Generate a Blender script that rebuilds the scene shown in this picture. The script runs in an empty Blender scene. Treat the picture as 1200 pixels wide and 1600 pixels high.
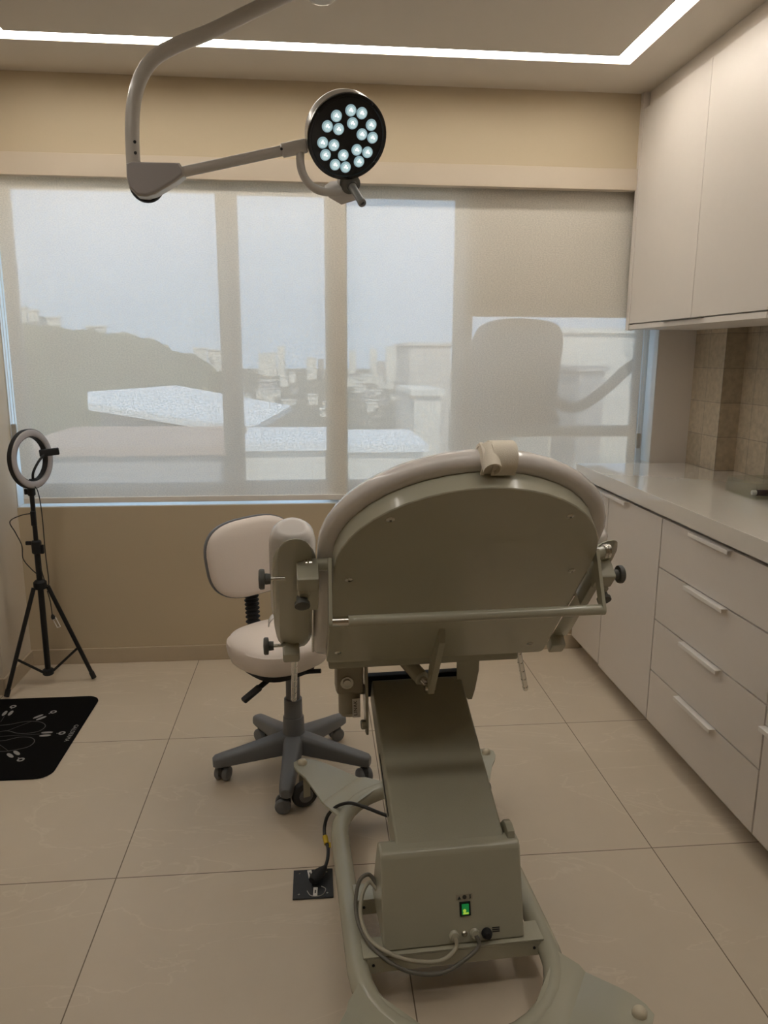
import bpy, bmesh, math, random
from mathutils import Vector, Matrix
V = Vector
random.seed(4)
scn = bpy.context.scene
COL = scn.collection

# ------------------------------------------------------------------ camera
F_PX = 1165.09
yaw, pit, rol = math.radians(5.27), math.radians(-11.792), math.radians(0.268)
CAM = V((0.5896, -1.9468, 1.4737))
fw = V((math.sin(yaw)*math.cos(pit), math.cos(yaw)*math.cos(pit), math.sin(pit)))
r0 = V((math.cos(yaw), -math.sin(yaw), 0)); u0 = r0.cross(fw)
RT = r0*math.cos(rol) + u0*math.sin(rol)
UP = -r0*math.sin(rol) + u0*math.cos(rol)
cd = bpy.data.cameras.new('camera'); cam = bpy.data.objects.new('camera', cd); COL.objects.link(cam)
m = Matrix((RT, UP, -fw)).transposed().to_4x4(); m.translation = CAM
cam.matrix_world = m
cd.sensor_fit = 'VERTICAL'; cd.sensor_height = 36; cd.sensor_width = 27
cd.lens = F_PX*36/1600; cd.clip_start = .02; cd.clip_end = 900
scn.camera = cam
scn.view_settings.view_transform = 'Standard'; scn.view_settings.look = 'None'
scn.view_settings.exposure = 0.0; scn.view_settings.gamma = 1
scn.view_settings.use_curve_mapping = False

# ------------------------------------------------------------------ world + sun
LED_STRENGTH = 16.0
SKY_STRENGTH = 3.3
SUN_STRENGTH = 9.0
w = bpy.data.worlds.new('sky'); scn.world = w; w.use_nodes = True
nt = w.node_tree; nt.nodes.clear()
o_ = nt.nodes.new('ShaderNodeOutputWorld'); b_ = nt.nodes.new('ShaderNodeBackground')
tc = nt.nodes.new('ShaderNodeTexCoord'); sx = nt.nodes.new('ShaderNodeSeparateXYZ')
rp = nt.nodes.new('ShaderNodeValToRGB')
nt.links.new(tc.outputs['Generated'], sx.inputs[0]); nt.links.new(sx.outputs['Z'], rp.inputs[0])
rp.color_ramp.elements[0].position = 0.0; rp.color_ramp.elements[0].color = (.56, .75, 1, 1)
rp.color_ramp.elements[1].position = .5; rp.color_ramp.elements[1].color = (.44, .67, 1, 1)
nt.links.new(rp.outputs[0], b_.inputs[0]); b_.inputs[1].default_value = SKY_STRENGTH
nt.links.new(b_.outputs[0], o_.inputs[0])
sl = bpy.data.lights.new('sun', 'SUN'); sl.energy = SUN_STRENGTH; sl.color = (1, .95, .88); sl.angle = .01
so = bpy.data.objects.new('sun', sl); COL.objects.link(so)
so.rotation_euler = V((.25, .62, -.74)).to_track_quat('-Z', 'Y').to_euler()

# ------------------------------------------------------------------ materials
def mat(name, col, rough=.5, metal=0, coat=0, emit=None, es=0, noise=0, nscale=8, bump=0, bscale=200, alpha=None, trans=0, ior=1.45):
    m = bpy.data.materials.new(name); m.use_nodes = True
    n = m.node_tree; p = n.nodes['Principled BSDF']
    p.inputs['Base Color'].default_value = (*col, 1); p.inputs['Roughness'].default_value = rough
    p.inputs['Metallic'].default_value = metal; p.inputs['Coat Weight'].default_value = coat
    p.inputs['Coat Roughness'].default_value = .08; p.inputs['IOR'].default_value = ior
    if emit: p.inputs['Emission Color'].default_value = (*emit, 1); p.inputs['Emission Strength'].default_value = es
    if trans: p.inputs['Transmission Weight'].default_value = trans
    t = n.nodes.new('ShaderNodeTexCoord')
    if noise:
        nz = n.nodes.new('ShaderNodeTexNoise'); nz.inputs['Scale'].default_value = nscale; nz.inputs['Detail'].default_value = 5
        n.links.new(t.outputs['Object'], nz.inputs['Vector'])
        mx = n.nodes.new('ShaderNodeMix'); mx.data_type = 'RGBA'
        mx.inputs[6].default_value = (*[c*(1-noise) for c in col], 1); mx.inputs[7].default_value = (*[min(1, c*(1+noise)) for c in col], 1)
        n.links.new(nz.outputs['Fac'], mx.inputs[0]); n.links.new(mx.outputs[2], p.inputs['Base Color'])
    if bump:
        nb = n.nodes.new('ShaderNodeTexNoise'); nb.inputs['Scale'].default_value = bscale; nb.inputs['Detail'].default_value = 3
        n.links.new(t.outputs['Object'], nb.inputs['Vector'])
        bp = n.nodes.new('ShaderNodeBump'); bp.inputs['Strength'].default_value = bump; bp.inputs['Distance'].default_value = .002
        n.links.new(nb.outputs['Fac'], bp.inputs['Height']); n.links.new(bp.outputs[0], p.inputs['Normal'])
    return m

M = {}
M['wall'] = mat('beige_wall_paint', (.555, .46, .32), .75, noise=.03, nscale=3, bump=.08, bscale=90)
M['wall_white'] = mat('pale_wall_paint', (.66, .58, .47), .75, noise=.02, nscale=3)
M['valance'] = mat('pale_valance_board', (.60, .51, .40), .6, noise=.02)
M['ceiling'] = mat('ceiling_paint', (.66, .60, .52), .8, noise=.02, nscale=2)
M['skirting'] = mat('stone_skirting', (.52, .43, .31), .35, noise=.06, nscale=14)
M['white_lam'] = mat('white_laminate', (.74, .68, .62), .45, noise=.015, nscale=30)
M['carcass'] = mat('white_board', (.62, .58, .53), .55, noise=.01)
M['handle'] = mat('white_aluminium', (.82, .78, .73), .35, noise=.01)
M['gap'] = mat('painted_gap_shade', (.16, .14, .12), .6, noise=.02)  # dark colour stands in for shade in the cabinet gaps
M['alu'] = mat('brushed_aluminium', (.55, .53, .5), .35, metal=.9, noise=.05, nscale=60)
M['counter'] = mat('polished_counter', (.78, .74, .68), .05, coat=1.0, noise=.02, nscale=40)
M['led'] = mat('led_diffuser', (.9, .9, .9), .5, emit=(1, .945, .865), es=LED_STRENGTH, noise=.01)
M['frame'] = mat('white_window_frame', (.75, .74, .72), .4, noise=.02)
M['panel'] = mat('grey_window_panel', (.42, .38, .33), .5, noise=.03)
M['chairpaint'] = mat('olive_grey_enamel', (.42, .405, .315), .22, coat=.25, noise=.03, nscale=12, bump=.05, bscale=260)
M['chairpaint_tex'] = mat('olive_grey_textured_enamel', (.365, .35, .265), .36, coat=.1, noise=.04, nscale=20, bump=.35, bscale=500)
M['vinyl'] = mat('white_vinyl', (.76, .72, .69), .22, coat=.5, noise=.03, nscale=10, bump=.03, bscale=60)
M['vinyl_soft'] = mat('white_soft_vinyl', (.80, .71, .64), .45, noise=.03, nscale=9, bump=.1, bscale=160)
M['chrome'] = mat('chrome', (.72, .70, .66), .16, metal=1, noise=.03, nscale=50)
M['screw'] = mat('screw_steel', (.5, .49, .44), .25, metal=1, noise=.03)
M['black'] = mat('black_plastic', (.012, .012, .013), .6, noise=.1)
M['blackm'] = mat('black_metal', (.012, .012, .013), .35, noise=.1, nscale=30)
M['mat'] = mat('black_vinyl_mat', (.004, .0035, .0035), .8, noise=.1)
M['mat'].node_tree.nodes['Principled BSDF'].inputs['Specular IOR Level'].default_value = .1
M['matink'] = mat('white_mat_print', (.30, .29, .27), .6, noise=.03)
M['matline'] = mat('grey_mat_print', (.075, .073, .07), .6, noise=.03)
M['greyp'] = mat('grey_plastic', (.17, .175, .185), .45, noise=.04, nscale=20, bump=.08, bscale=300)
M['wheel'] = mat('dark_rubber', (.045, .045, .047), .55, noise=.05)
M['knob'] = mat('dark_grey_knob', (.10, .10, .09), .5, noise=.05)
M['cap'] = mat('beige_plastic_cap', (.66, .60, .46), .35, noise=.02)
M['motor'] = mat('grey_beige_plastic', (.33, .30, .23), .45, noise=.04)
M['paper'] = mat('white_sticker', (.72, .70, .66), .6, noise=.02)
M['ink'] = mat('dark_print', (.03, .03, .03), .6, noise=.02)
M['cream'] = mat('cream_webbing', (.84, .77, .65), .8, noise=.06, nscale=40, bump=.5, bscale=900)
M['lightcable'] = mat('beige_cable', (.42, .39, .30), .4, noise=.02)
M['greycable'] = mat('grey_cable', (.15, .14, .115), .4, noise=.02)
M['blackcable'] = mat('black_cable', (.02, .02, .02), .45, noise=.02)
M['yellow'] = mat('yellow_tag', (.62, .43, .02), .5, noise=.05)
M['green'] = mat('lit_green_switch', (.01, .12, .03), .25, emit=(.02, .45, .10), es=.25, noise=.02)
M['greenlit'] = mat('glowing_switch_spot', (.3, .5, .05), .3, emit=(.5, .75, .08), es=.5, noise=.02)
M['lampbody'] = mat('grey_lamp_enamel', (.47, .44, .40), .3, coat=.2, noise=.02)
M['lampcover'] = mat('mauve_grey_cover', (.34, .315, .31), .35, noise=.02)
M['grip'] = mat('ribbed_grey_grip', (.20, .195, .185), .35, noise=.05)
M['lampblack'] = mat('black_lamp_face', (.004, .004, .0045), .2, coat=.15, noise=.02)
M['lens'] = mat('led_lens_glow', (.5, .6, .62), .1, emit=(.68, .95, 1), es=.5, noise=.02)
M['lensrim'] = mat('led_lens_rim', (.30, .42, .45), .15, emit=(.6, .9, 1), es=.32, noise=.02)
M['core'] = mat('led_core', (1, 1, 1), .3, emit=(.93, 1, 1), es=2.5, noise=.01)
M['diff'] = mat('ring_diffuser', (.40, .37, .37), .5, noise=.02)
M['outlet'] = mat('dark_outlet_plate', (.035, .038, .042), .35, noise=.04)
M['hose'] = mat('grey_hose', (.25, .25, .24), .6, noise=.05)
M['unit'] = mat('grey_unit_casing', (.20, .19, .18), .6, noise=.05)
M['foliage'] = mat('dull_foliage', (.09, .11, .07), .9, noise=.4, nscale=.6)
M['ground'] = mat('city_ground', (.11, .11, .085), .9, noise=.4, nscale=.12)
M['roofwhite'] = mat('white_metal_roof', (.82, .83, .83), .6, noise=.03)
M['roofred'] = mat('clay_roof', (.42, .30, .24), .8, noise=.1, nscale=3)
M['bld_a'] = mat('pale_render', (.62, .58, .53), .8, noise=.05)
M['bld_b'] = mat('grey_render', (.38, .37, .36), .8, noise=.05)
M['bld_c'] = mat('cream_render', (.74, .70, .62), .8, noise=.05)
M['plum'] = mat('dark_plum_plastic', (.045, .018, .03), .3, noise=.05)

def floor_mat():
    m = bpy.data.materials.new('porcelain_floor_tiles'); m.use_nodes = True; n = m.node_tree; p = n.nodes['Principled BSDF']
    t = n.nodes.new('ShaderNodeTexCoord')
    br = n.nodes.new('ShaderNodeTexBrick'); br.offset = 0; br.squash = 1
    br.inputs['Scale'].default_value = 1; br.inputs['Brick Width'].default_value = .8; br.inputs['Row Height'].default_value = .8
    br.inputs['Mortar Size'].default_value = .0017; br.inputs['Mortar Smooth'].default_value = .1
    br.inputs['Color1'].default_value = (1, 1, 1, 1); br.inputs['Color2'].default_value = (.955, .955, .95, 1); br.inputs['Mortar'].default_value = (.30, .27, .24, 1)
    n.links.new(t.outputs['Object'], br.inputs['Vector'])
    nz = n.nodes.new('ShaderNodeTexNoise'); nz.inputs['Scale'].default_value = 2.6; nz.inputs['Detail'].default_value = 7; nz.inputs['Roughness'].default_value = .62
    n.links.new(t.outputs['Object'], nz.inputs['Vector'])
    mx = n.nodes.new('ShaderNodeMix'); mx.data_type = 'RGBA'
    mx.inputs[6].default_value = (.54, .455, .345, 1); mx.inputs[7].default_value = (.655, .56, .44, 1)
    n.links.new(nz.outputs['Fac'], mx.inputs[0])
    # thin pale veins
    vz = n.nodes.new('ShaderNodeTexNoise'); vz.inputs['Scale'].default_value = 1.5; vz.inputs['Detail'].default_value = 6; vz.inputs['Distortion'].default_value = 1.2
    mp = n.nodes.new('ShaderNodeMapping'); mp.inputs['Rotation'].default_value = (0, 0, .5); mp.inputs['Scale'].default_value = (.8, 2.2, 1)
    n.links.new(t.outputs['Object'], mp.inputs[0]); n.links.new(mp.outputs[0], vz.inputs['Vector'])
    a = n.nodes.new('ShaderNodeMath'); a.operation = 'SUBTRACT'; a.inputs[1].default_value = .5
    b = n.nodes.new('ShaderNodeMath'); b.operation = 'ABSOLUTE'
    c = n.nodes.new('ShaderNodeMapRange'); c.inputs[1].default_value = 0; c.inputs[2].default_value = .008; c.inputs[3].default_value = .3; c.inputs[4].default_value = 0
    n.links.new(vz.outputs['Fac'], a.inputs[0]); n.links.new(a.outputs[0], b.inputs[0]); n.links.new(b.outputs[0], c.inputs[0])
    mv = n.nodes.new('ShaderNodeMix'); mv.data_type = 'RGBA'; mv.inputs[7].default_value = (.76, .67, .54, 1)
    n.links.new(c.outputs[0], mv.inputs[0]); n.links.new(mx.outputs[2], mv.inputs[6])
    ml = n.nodes.new('ShaderNodeMix'); ml.data_type = 'RGBA'; ml.blend_type = 'MULTIPLY'; ml.inputs[0].default_value = 1
    n.links.new(mv.outputs[2], ml.inputs[6]); n.links.new(br.outputs['Color'], ml.inputs[7])
    n.links.new(ml.outputs[2], p.inputs['Base Color'])
    p.inputs['Roughness'].default_value = .42; p.inputs['Specular IOR Level'].default_value = .35
    return m
M['floor'] = floor_mat()

def tile_mat():
    m = bpy.data.materials.new('handmade_wall_tiles'); m.use_nodes = True; n = m.node_tree; p = n.nodes['Principled BSDF']
    t = n.nodes.new('ShaderNodeTexCoord'); s = n.nodes.new('ShaderNodeSeparateXYZ'); n.links.new(t.outputs['Object'], s.inputs[0])
    ad = n.nodes.new('ShaderNodeMath'); ad.operation = 'ADD'; n.links.new(s.outputs[0], ad.inputs[0]); n.links.new(s.outputs[1], ad.inputs[1])
    cb = n.nodes.new('ShaderNodeCombineXYZ'); n.links.new(ad.outputs[0], cb.inputs[0]); n.links.new(s.outputs[2], cb.inputs[1])
    mp = n.nodes.new('ShaderNodeMapping'); mp.inputs['Location'].default_value = (-(2.42+1.588) + .139*30, -.963+.155*8, 0)
    n.links.new(cb.outputs[0], mp.inputs[0])
    br = n.nodes.new('ShaderNodeTexBrick'); br.offset = 0; br.squash = 1
    br.inputs['Scale'].default_value = 1; br.inputs['Brick Width'].default_value = .139; br.inputs['Row Height'].default_value = .155
    br.inputs['Mortar Size'].default_value = .0016; br.inputs['Mortar Smooth'].default_value = .3; br.inputs['Bias'].default_value = 0
    br.inputs['Color1'].default_value = (.52, .43, .31, 1); br.inputs['Color2'].default_value = (.40, .33, .235, 1); br.inputs['Mortar'].default_value = (.27, .23, .18, 1)
    n.links.new(mp.outputs[0], br.inputs['Vector'])
    nz = n.nodes.new('ShaderNodeTexNoise'); nz.inputs['Scale'].default_value = 38; nz.inputs['Detail'].default_value = 6; n.links.new(t.outputs['Object'], nz.inputs['Vector'])
    mr = n.nodes.new('ShaderNodeMapRange'); mr.inputs[1].default_value = .3; mr.inputs[2].default_value = .7; mr.inputs[3].default_value = .86; mr.inputs[4].default_value = 1.16
    n.links.new(nz.outputs['Fac'], mr.inputs[0])
    ml = n.nodes.new('ShaderNodeMix'); ml.data_type = 'RGBA'; ml.blend_type = 'MULTIPLY'; ml.inputs[0].default_value = 1
    n.links.new(br.outputs['Color'], ml.inputs[6]); n.links.new(mr.outputs[0], ml.inputs[7]); n.links.new(ml.outputs[2], p.inputs['Base Color'])
    bp = n.nodes.new('ShaderNodeBump'); bp.inputs['Strength'].default_value = .5; bp.inputs['Distance'].default_value = .004
    n.links.new(nz.outputs['Fac'], bp.inputs['Height']); n.links.new(bp.outputs[0], p.inputs['Normal'])
    p.inputs['Roughness'].default_value = .45
    return m
M['tile'] = tile_mat()

def blind_mat():
    m = bpy.data.materials.new('screen_fabric'); m.use_nodes = True; n = m.node_tree; n.nodes.clear()
    o = n.nodes.new('ShaderNodeOutputMaterial'); t = n.nodes.new('ShaderNodeTexCoord')
    tr = n.nodes.new('ShaderNodeBsdfTransparent'); tl = n.nodes.new('ShaderNodeBsdfTranslucent'); df = n.nodes.new('ShaderNodeBsdfDiffuse')
    df.inputs[0].default_value = (.84, .79, .70, 1); tl.inputs[0].default_value = (.92, .86, .76, 1)
    m1 = n.nodes.new('ShaderNodeMixShader'); m1.inputs[0].default_value = .11
    n.links.new(df.outputs[0], m1.inputs[1]); n.links.new(tl.outputs[0], m1.inputs[2])
    m2 = n.nodes.new('ShaderNodeMixShader')
    n.links.new(m1.outputs[0], m2.inputs[1]); n.links.new(tr.outputs[0], m2.inputs[2])
    # uneven weave: openness varies with a fine horizontal grain
    mp = n.nodes.new('ShaderNodeMapping'); mp.inputs['Scale'].default_value = (140, 140, 220)
    nz = n.nodes.new('ShaderNodeTexNoise'); nz.inputs['Scale'].default_value = 1; nz.inputs['Detail'].default_value = 1
    n.links.new(t.outputs['Object'], mp.inputs[0]); n.links.new(mp.outputs[0], nz.inputs['Vector'])
    mr = n.nodes.new('ShaderNodeMapRange'); mr.inputs[1].default_value = .3; mr.inputs[2].default_value = .7; mr.inputs[3].default_value = .02; mr.inputs[4].default_value = .195
    n.links.new(nz.outputs['Fac'], mr.inputs[0]); n.links.new(mr.outputs[0], m2.inputs[0])
    n.links.new(m2.outputs[0], o.inputs[0])
    return m
M['blind'] = blind_mat()

def glass_mat(name, tint, g):
    m = bpy.data.materials.new(name); m.use_nodes = True; n = m.node_tree; n.nodes.clear()
    o = n.nodes.new('ShaderNodeOutputMaterial'); tr = n.nodes.new('ShaderNodeBsdfTransparent'); gl = n.nodes.new('ShaderNodeBsdfGlossy')
    tr.inputs[0].default_value = (*tint, 1); gl.inputs['Roughness'].default_value = .03
    mx = n.nodes.new('ShaderNodeMixShader'); mx.inputs[0].default_value = g; n.links.new(tr.outputs[0], mx.inputs[1]); n.links.new(gl.outputs[0], mx.inputs[2])
    n.links.new(mx.outputs[0], o.inputs[0]); return m
M['glass'] = glass_mat('window_glass', (.96, .98, .97), .04)
M['acrylic'] = glass_mat('clear_acrylic', (.93, .94, .91), .07)

# ------------------------------------------------------------------ object helpers
def tag(o, label=None, cat=None, group=None, kind=None):
    if label: o['label'] = label
    if cat: o['category'] = cat
    if group: o['group'] = group
    if kind: o['kind'] = kind
    return o
def empty(name, loc, label=None, cat=None, group=None, kind=None):
    o = bpy.data.objects.new(name, None); COL.objects.link(o); o.location = loc; o.empty_display_size = .05
    return tag(o, label, cat, group, kind)
def root_loc(o):
    L = V((0, 0, 0))
    while o is not None: L += o.location; o = o.parent
    return L
def link(name, me, material, parent=None, loc=None, smooth=38):
    L = root_loc(parent) if parent else V(loc or (0, 0, 0))
    me.transform(Matrix.Translation(-L))
    for p in me.polygons: p.use_smooth = True
    me.set_sharp_from_angle(angle=math.radians(smooth))
    me.materials.append(material)
    o = bpy.data.objects.new(name, me); COL.objects.link(o)
    if parent: o.parent = parent
    else: o.location = L
    wn = o.modifiers.new('weighted_normal', 'WEIGHTED_NORMAL'); wn.keep_sharp = True
    return o
def obj(name, bm, material, parent=None, loc=None, smooth=38):
    bmesh.ops.recalc_face_normals(bm, faces=bm.faces)
    me = bpy.data.meshes.new(name); bm.to_mesh(me); bm.free()
    return link(name, me, material, parent, loc, smooth)
def struct(name, bm, material, loc=None):
    return tag(obj(name, bm, material, None, loc), kind='structure')
def copy_tree(o, parent=None):
    c = o.copy(); COL.objects.link(c); c.parent = parent
    for ch in list(o.children): copy_tree(ch, c)
    return c
def BM(): return bmesh.new()
def merge(bm, b2):
    me = bpy.data.meshes.new('t'); b2.to_mesh(me); b2.free(); bm.from_mesh(me); bpy.data.meshes.remove(me)
class Fr:                                            # a local frame: origin + three axes
    def __init__(s, o, x=(1, 0, 0), y=(0, 1, 0), z=(0, 0, 1)): s.o, s.x, s.y, s.z = V(o), V(x), V(y), V(z)
    def __call__(s, a, b, c): return s.o + s.x*a + s.y*b + s.z*c
WF = Fr((0, 0, 0))
def box(bm, lo, hi, r=0, fr=WF, seg=2):
    b = BM(); v = [b.verts.new(fr(x, y, z)) for x in (lo[0], hi[0]) for y in (lo[1], hi[1]) for z in (lo[2], hi[2])]
    for f in ((0, 1, 3, 2), (4, 6, 7, 5), (0, 4, 5, 1), (2, 3, 7, 6), (0, 2, 6, 4), (1, 5, 7, 3)): b.faces.new([v[i] for i in f])
    bmesh.ops.recalc_face_normals(b, faces=b.faces)
    if r: bmesh.ops.bevel(b, geom=b.edges[:], offset=r, segments=seg, profile=.5, affect='EDGES')
    merge(bm, b)
def prism(bm, pts, h0, h1, fr=WF, r=0, seg=2):       # polygon in the frame's x,y extruded along z
    b = BM(); a = [b.verts.new(fr(p[0], p[1], h0)) for p in pts]; c = [b.verts.new(fr(p[0], p[1], h1)) for p in pts]
    n = len(pts); b.faces.new(a[::-1]); b.faces.new(c)
    for i in range(n): b.faces.new((a[i], a[(i+1) % n], c[(i+1) % n], c[i]))
    bmesh.ops.recalc_face_normals(b, faces=b.faces)
    if r:
        rim = [e for e in b.edges if any(len(f.verts) == n and n > 4 for f in e.link_faces)] if n > 4 else b.edges[:]
        bmesh.ops.bevel(b, geom=rim, offset=r, segments=seg, profile=.5, affect='EDGES')
    merge(bm, b)
def basis(d):
    d = V(d).normalized(); a = V((0, 0, 1)) if abs(d.z) < .9 else V((1, 0, 0))
    x = a.cross(d).normalized(); return x, d.cross(x).normalized(), d
def lathe(bm, o, d, prof, n=32, ref=None):           # prof: (radius, height along d)
    x, y, z = basis(d); o = V(o); rings = []
    for r, h in prof:
        if r < 1e-6: rings.append([bm.verts.new(o+z*h)])
        else: rings.append([bm.verts.new(o+z*h+(x*math.cos(2*math.pi*k/n)+y*math.sin(2*math.pi*k/n))*r) for k in range(n)])
    for A, B in zip(rings, rings[1:]):
        if len(A) == 1 and len(B) == 1: continue
        for k in range(n):
            q = [A[k % len(A)], A[(k+1) % len(A)], B[(k+1) % len(B)], B[k % len(B)]]
            q2 = []
            for v in q:
                if v not in q2: q2.append(v)
            if len(q2) > 2: bm.faces.new(q2)
    if len(rings[0]) > 1: bm.faces.new(rings[0][::-1])
    if len(rings[-1]) > 1: bm.faces.new(rings[-1])
def cyl(bm, a, b, r, n=24, r2=None, bev=0):
    a, b = V(a), V(b); L = (b-a).length; r2 = r if r2 is None else r2
    pr = [(r, 0), (r2, L)] if not bev else [(r-bev, 0), (r, bev), (r2, L-bev), (r2-bev, L)]
    lathe(bm, a, b-a, pr, n)
def spline(pts, k=8, closed=False):
    P = [V(p) for p in pts]; out = []; n = len(P)
    for i in range(n if closed else n-1):
        g = (lambda j: P[j % n]) if closed else (lambda j: P[max(0, min(n-1, j))])
        p0, p1, p2, p3 = g(i-1), g(i), g(i+1), g(i+2)
        for s in range(k):
            t = s/k
            out.append(.5*((2*p1)+(p2-p0)*t+(2*p0-5*p1+4*p2-p3)*t*t+(3*p1-p0-3*p2+p3)*t**3))
    if not closed: out.append(P[-1])
    return out
def tube(bm, pts, r, n=14, closed=False, rad=None):
    P = [V(p) for p in pts]; N = len(P); rings = []; x = None
    for i in range(N):
        if closed: d = P[(i+1) % N]-P[i-1]
        else: d = P[min(N-1, i+1)]-P[max(0, i-1)]
        d.normalize()
        if x is None: x = basis(d)[0]
        x = (x-d*x.dot(d)).normalized(); y = d.cross(x)
        R = rad(i/(N-1)) if rad else r
        rings.append([bm.verts.new(P[i]+(x*math.cos(2*math.pi*k/n)+y*math.sin(2*math.pi*k/n))*R) for k in range(n)])
    for i in range(N if closed else N-1):
        A, B = rings[i], rings[(i+1) % N]
        for k in range(n): bm.faces.new((A[k], A[(k+1) % n], B[(k+1) % n], B[k]))
    if not closed: bm.faces.new(rings[0][::-1]); bm.faces.new(rings[-1])
def loft(bm, loops):
    R = [[bm.verts.new(p) for p in L] for L in loops]; n = len(R[0])
    for A, B in zip(R, R[1:]):
        for k in range(n): bm.faces.new((A[k], A[(k+1) % n], B[(k+1) % n], B[k]))
    bm.faces.new(R[0][::-1]); bm.faces.new(R[-1])
def offset2d(pts, d):                                # grows a counter-clockwise outline by d
    n = len(pts); out = []
    for i in range(n):
        a, b, c = V((*pts[i-1], 0)), V((*pts[i], 0)), V((*pts[(i+1) % n], 0))
        e1, e2 = (b-a).normalized(), (c-b).normalized()
        n1, n2 = V((e1.y, -e1.x, 0)), V((e2.y, -e2.x, 0)); nn = (n1+n2).normalized()
        q = b+nn*d/max(.4, nn.dot(n1)); out.append((q.x, q.y))
    return out
def cushion(bm, pts, fr, prof):                      # prof: (grow, height)
    xs, ys = [p[0] for p in pts], [p[1] for p in pts]
    cx, cy, a, b = (max(xs)+min(xs))/2, (max(ys)+min(ys))/2, (max(xs)-min(xs))/2, (max(ys)-min(ys))/2
    loft(bm, [[fr(cx+(x-cx)*(a+g)/a, cy+(y-cy)*(b+g)/b, h) for x, y in pts] for g, h in prof])
def round_rect(x0, y0, x1, y1, r, k=6):
    out = []
    for cx, cy, a in ((x1-r, y0+r, -90), (x1-r, y1-r, 0), (x0+r, y1-r, 90), (x0+r, y0+r, 180)):
        out += [(cx+r*math.cos(math.radians(a+90*i/k)), cy+r*math.sin(math.radians(a+90*i/k))) for i in range(k+1)]
    return out
def superell(a, b, n=40, e=2.6, c=(0, 0)):
    out = []
    for k in range(n):
        t = 2*math.pi*k/n; x, y = math.cos(t), math.sin(t)
        out.append((c[0]+a*math.copysign(abs(x)**(2/e), x), c[1]+b*math.copysign(abs(y)**(2/e), y)))
    return out
def text(name, body, size, fr, material, parent, depth=.0004, align='CENTER'):
    c = bpy.data.curves.new('txt', 'FONT'); c.body = body; c.size = size; c.extrude = depth; c.space_character = 1.08; c.align_x = align; c.align_y = 'CENTER'
    t = bpy.data.objects.new('txt', c); COL.objects.link(t)
    dg = bpy.context.evaluated_depsgraph_get(); me = bpy.data.meshes.new_from_object(t.evaluated_get(dg))
    bpy.data.objects.remove(t); bpy.data.curves.remove(c)
    for v in me.vertices: v.co = fr(*v.co)
    me.name = name; me.materials.clear()
    return link(name, me, material, parent)

# ================================================================== ROOM
YW = 1.588; ZC = 2.63; ZS = .776
XL, XR = -.795, 2.515
bm = BM(); box(bm, (-2.0, -4.5, -.12), (2.75, 1.95, 0)); struct('floor', bm, M['floor'])
# ceiling with a recessed light channel (rectangle ring)
cx0, cx1, cy0, cy1, cw = -.60, 1.872, -1.35, 1.262, .075
bm = BM()
box(bm, (-2.0, cy1, ZC), (2.75, 1.95, ZC+.06)); box(bm, (-2.0, -4.5, ZC), (2.75, cy0, ZC+.06))
box(bm, (-2.0, cy0, ZC), (cx0, cy1, ZC+.06)); box(bm, (cx1, cy0, ZC), (2.75, cy1, ZC+.06))
box(bm, (cx0+cw, cy0+cw, ZC), (cx1-cw, cy1-cw, ZC+.06)); box(bm, (-2.0, -4.5, ZC+.06), (2.75, 1.95, ZC+.2))
struct('ceiling', bm, M['ceiling'])
bm = BM()
for lo, hi in (((cx0+.004, cy1-cw+.004), (cx1-.004, cy1-.004)), ((cx0+.004, cy0+.004), (cx1-.004, cy0+cw-.004)),
               ((cx0+.004, cy0+cw-.004), (cx0+cw-.004, cy1-cw+.004)), ((cx1-cw+.004, cy0+cw-.004), (cx1-.004, cy1-cw+.004))):
    box(bm, (*lo, ZC+.010), (*hi, ZC+.055))
tag(obj('ceiling_light_strip', bm, M['led'], None, (cx0, cy0, ZC+.01)), 'glowing white linear light set flush in the ceiling as a long rectangle', 'ceiling light')

# window wall: apron, head, strip beside the cabinets; recess 0.2 m deep
XO = 2.237
ZH = 2.305; ZW = 2.225
bm = BM()
box(bm, (-2.0, YW, 0), (2.75, YW+.22, ZS)); box(bm, (-2.0, YW, ZH), (2.75, YW+.22, ZC))
box(bm, (-2.0, YW, ZS), (XL, YW+.22, ZH)); struct('wall_window', bm, M['wall'])
bm = BM(); box(bm, (XO, YW-.004, .9), (2.75, YW+.22, ZC)); struct('wall_window_return', bm, M['white_lam'])
# left nib beside the window, then the room opens to the left
bm = BM(); box(bm, (-2.0, 1.262, 0), (XL, YW, ZC)); struct('wall_left', bm, M['wall_white'])
bm = BM(); box(bm, (-2.1, -4.5, 0), (-2.0, 1.4, ZC)); struct('wall_far_left', bm, M['wall_white'])
bm = BM(); box(bm, (-2.1, -4.6, 0), (2.75, -4.5, ZC)); struct('wall_back', bm, M['wall'])
bm = BM(); box(bm, (XR, -4.5, 0), (2.75, 1.95, ZC)); box(bm, (2.42, 1.31, .0), (XR, YW, ZC)); struct('wall_right', bm, M['tile'])
# skirting
def skirt(name, lo, hi):
    bm = BM(); box(bm, lo, hi, .003); struct(name, bm, M['skirting'])
skirt('baseboard_window', (XL, YW-.012, 0), (1.93, YW, .077))
skirt('baseboard_left', (XL, 1.25, 0), (XL+.012, YW-.012, .077))
skirt('baseboard_nib', (-2.0, 1.25, 0), (XL, 1.262, .077))
# shade box (valance) over the blinds
bm = BM(); box(bm, (XL, YW-.016, 2.222), (2.068, YW+.03, 2.313), .002); struct('trim_1', bm, M['valance'])
bm = BM(); box(bm, (2.066, YW-.03, 1.60), (2.095, YW, ZC)); struct('trim_2', bm, M['white_lam'])
# white stone sill in the recess
bm = BM(); box(bm, (XL, YW+.002, ZS-.01), (XO, YW+.26, ZS+.004)); struct('trim_3', bm, M['frame'])

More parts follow.
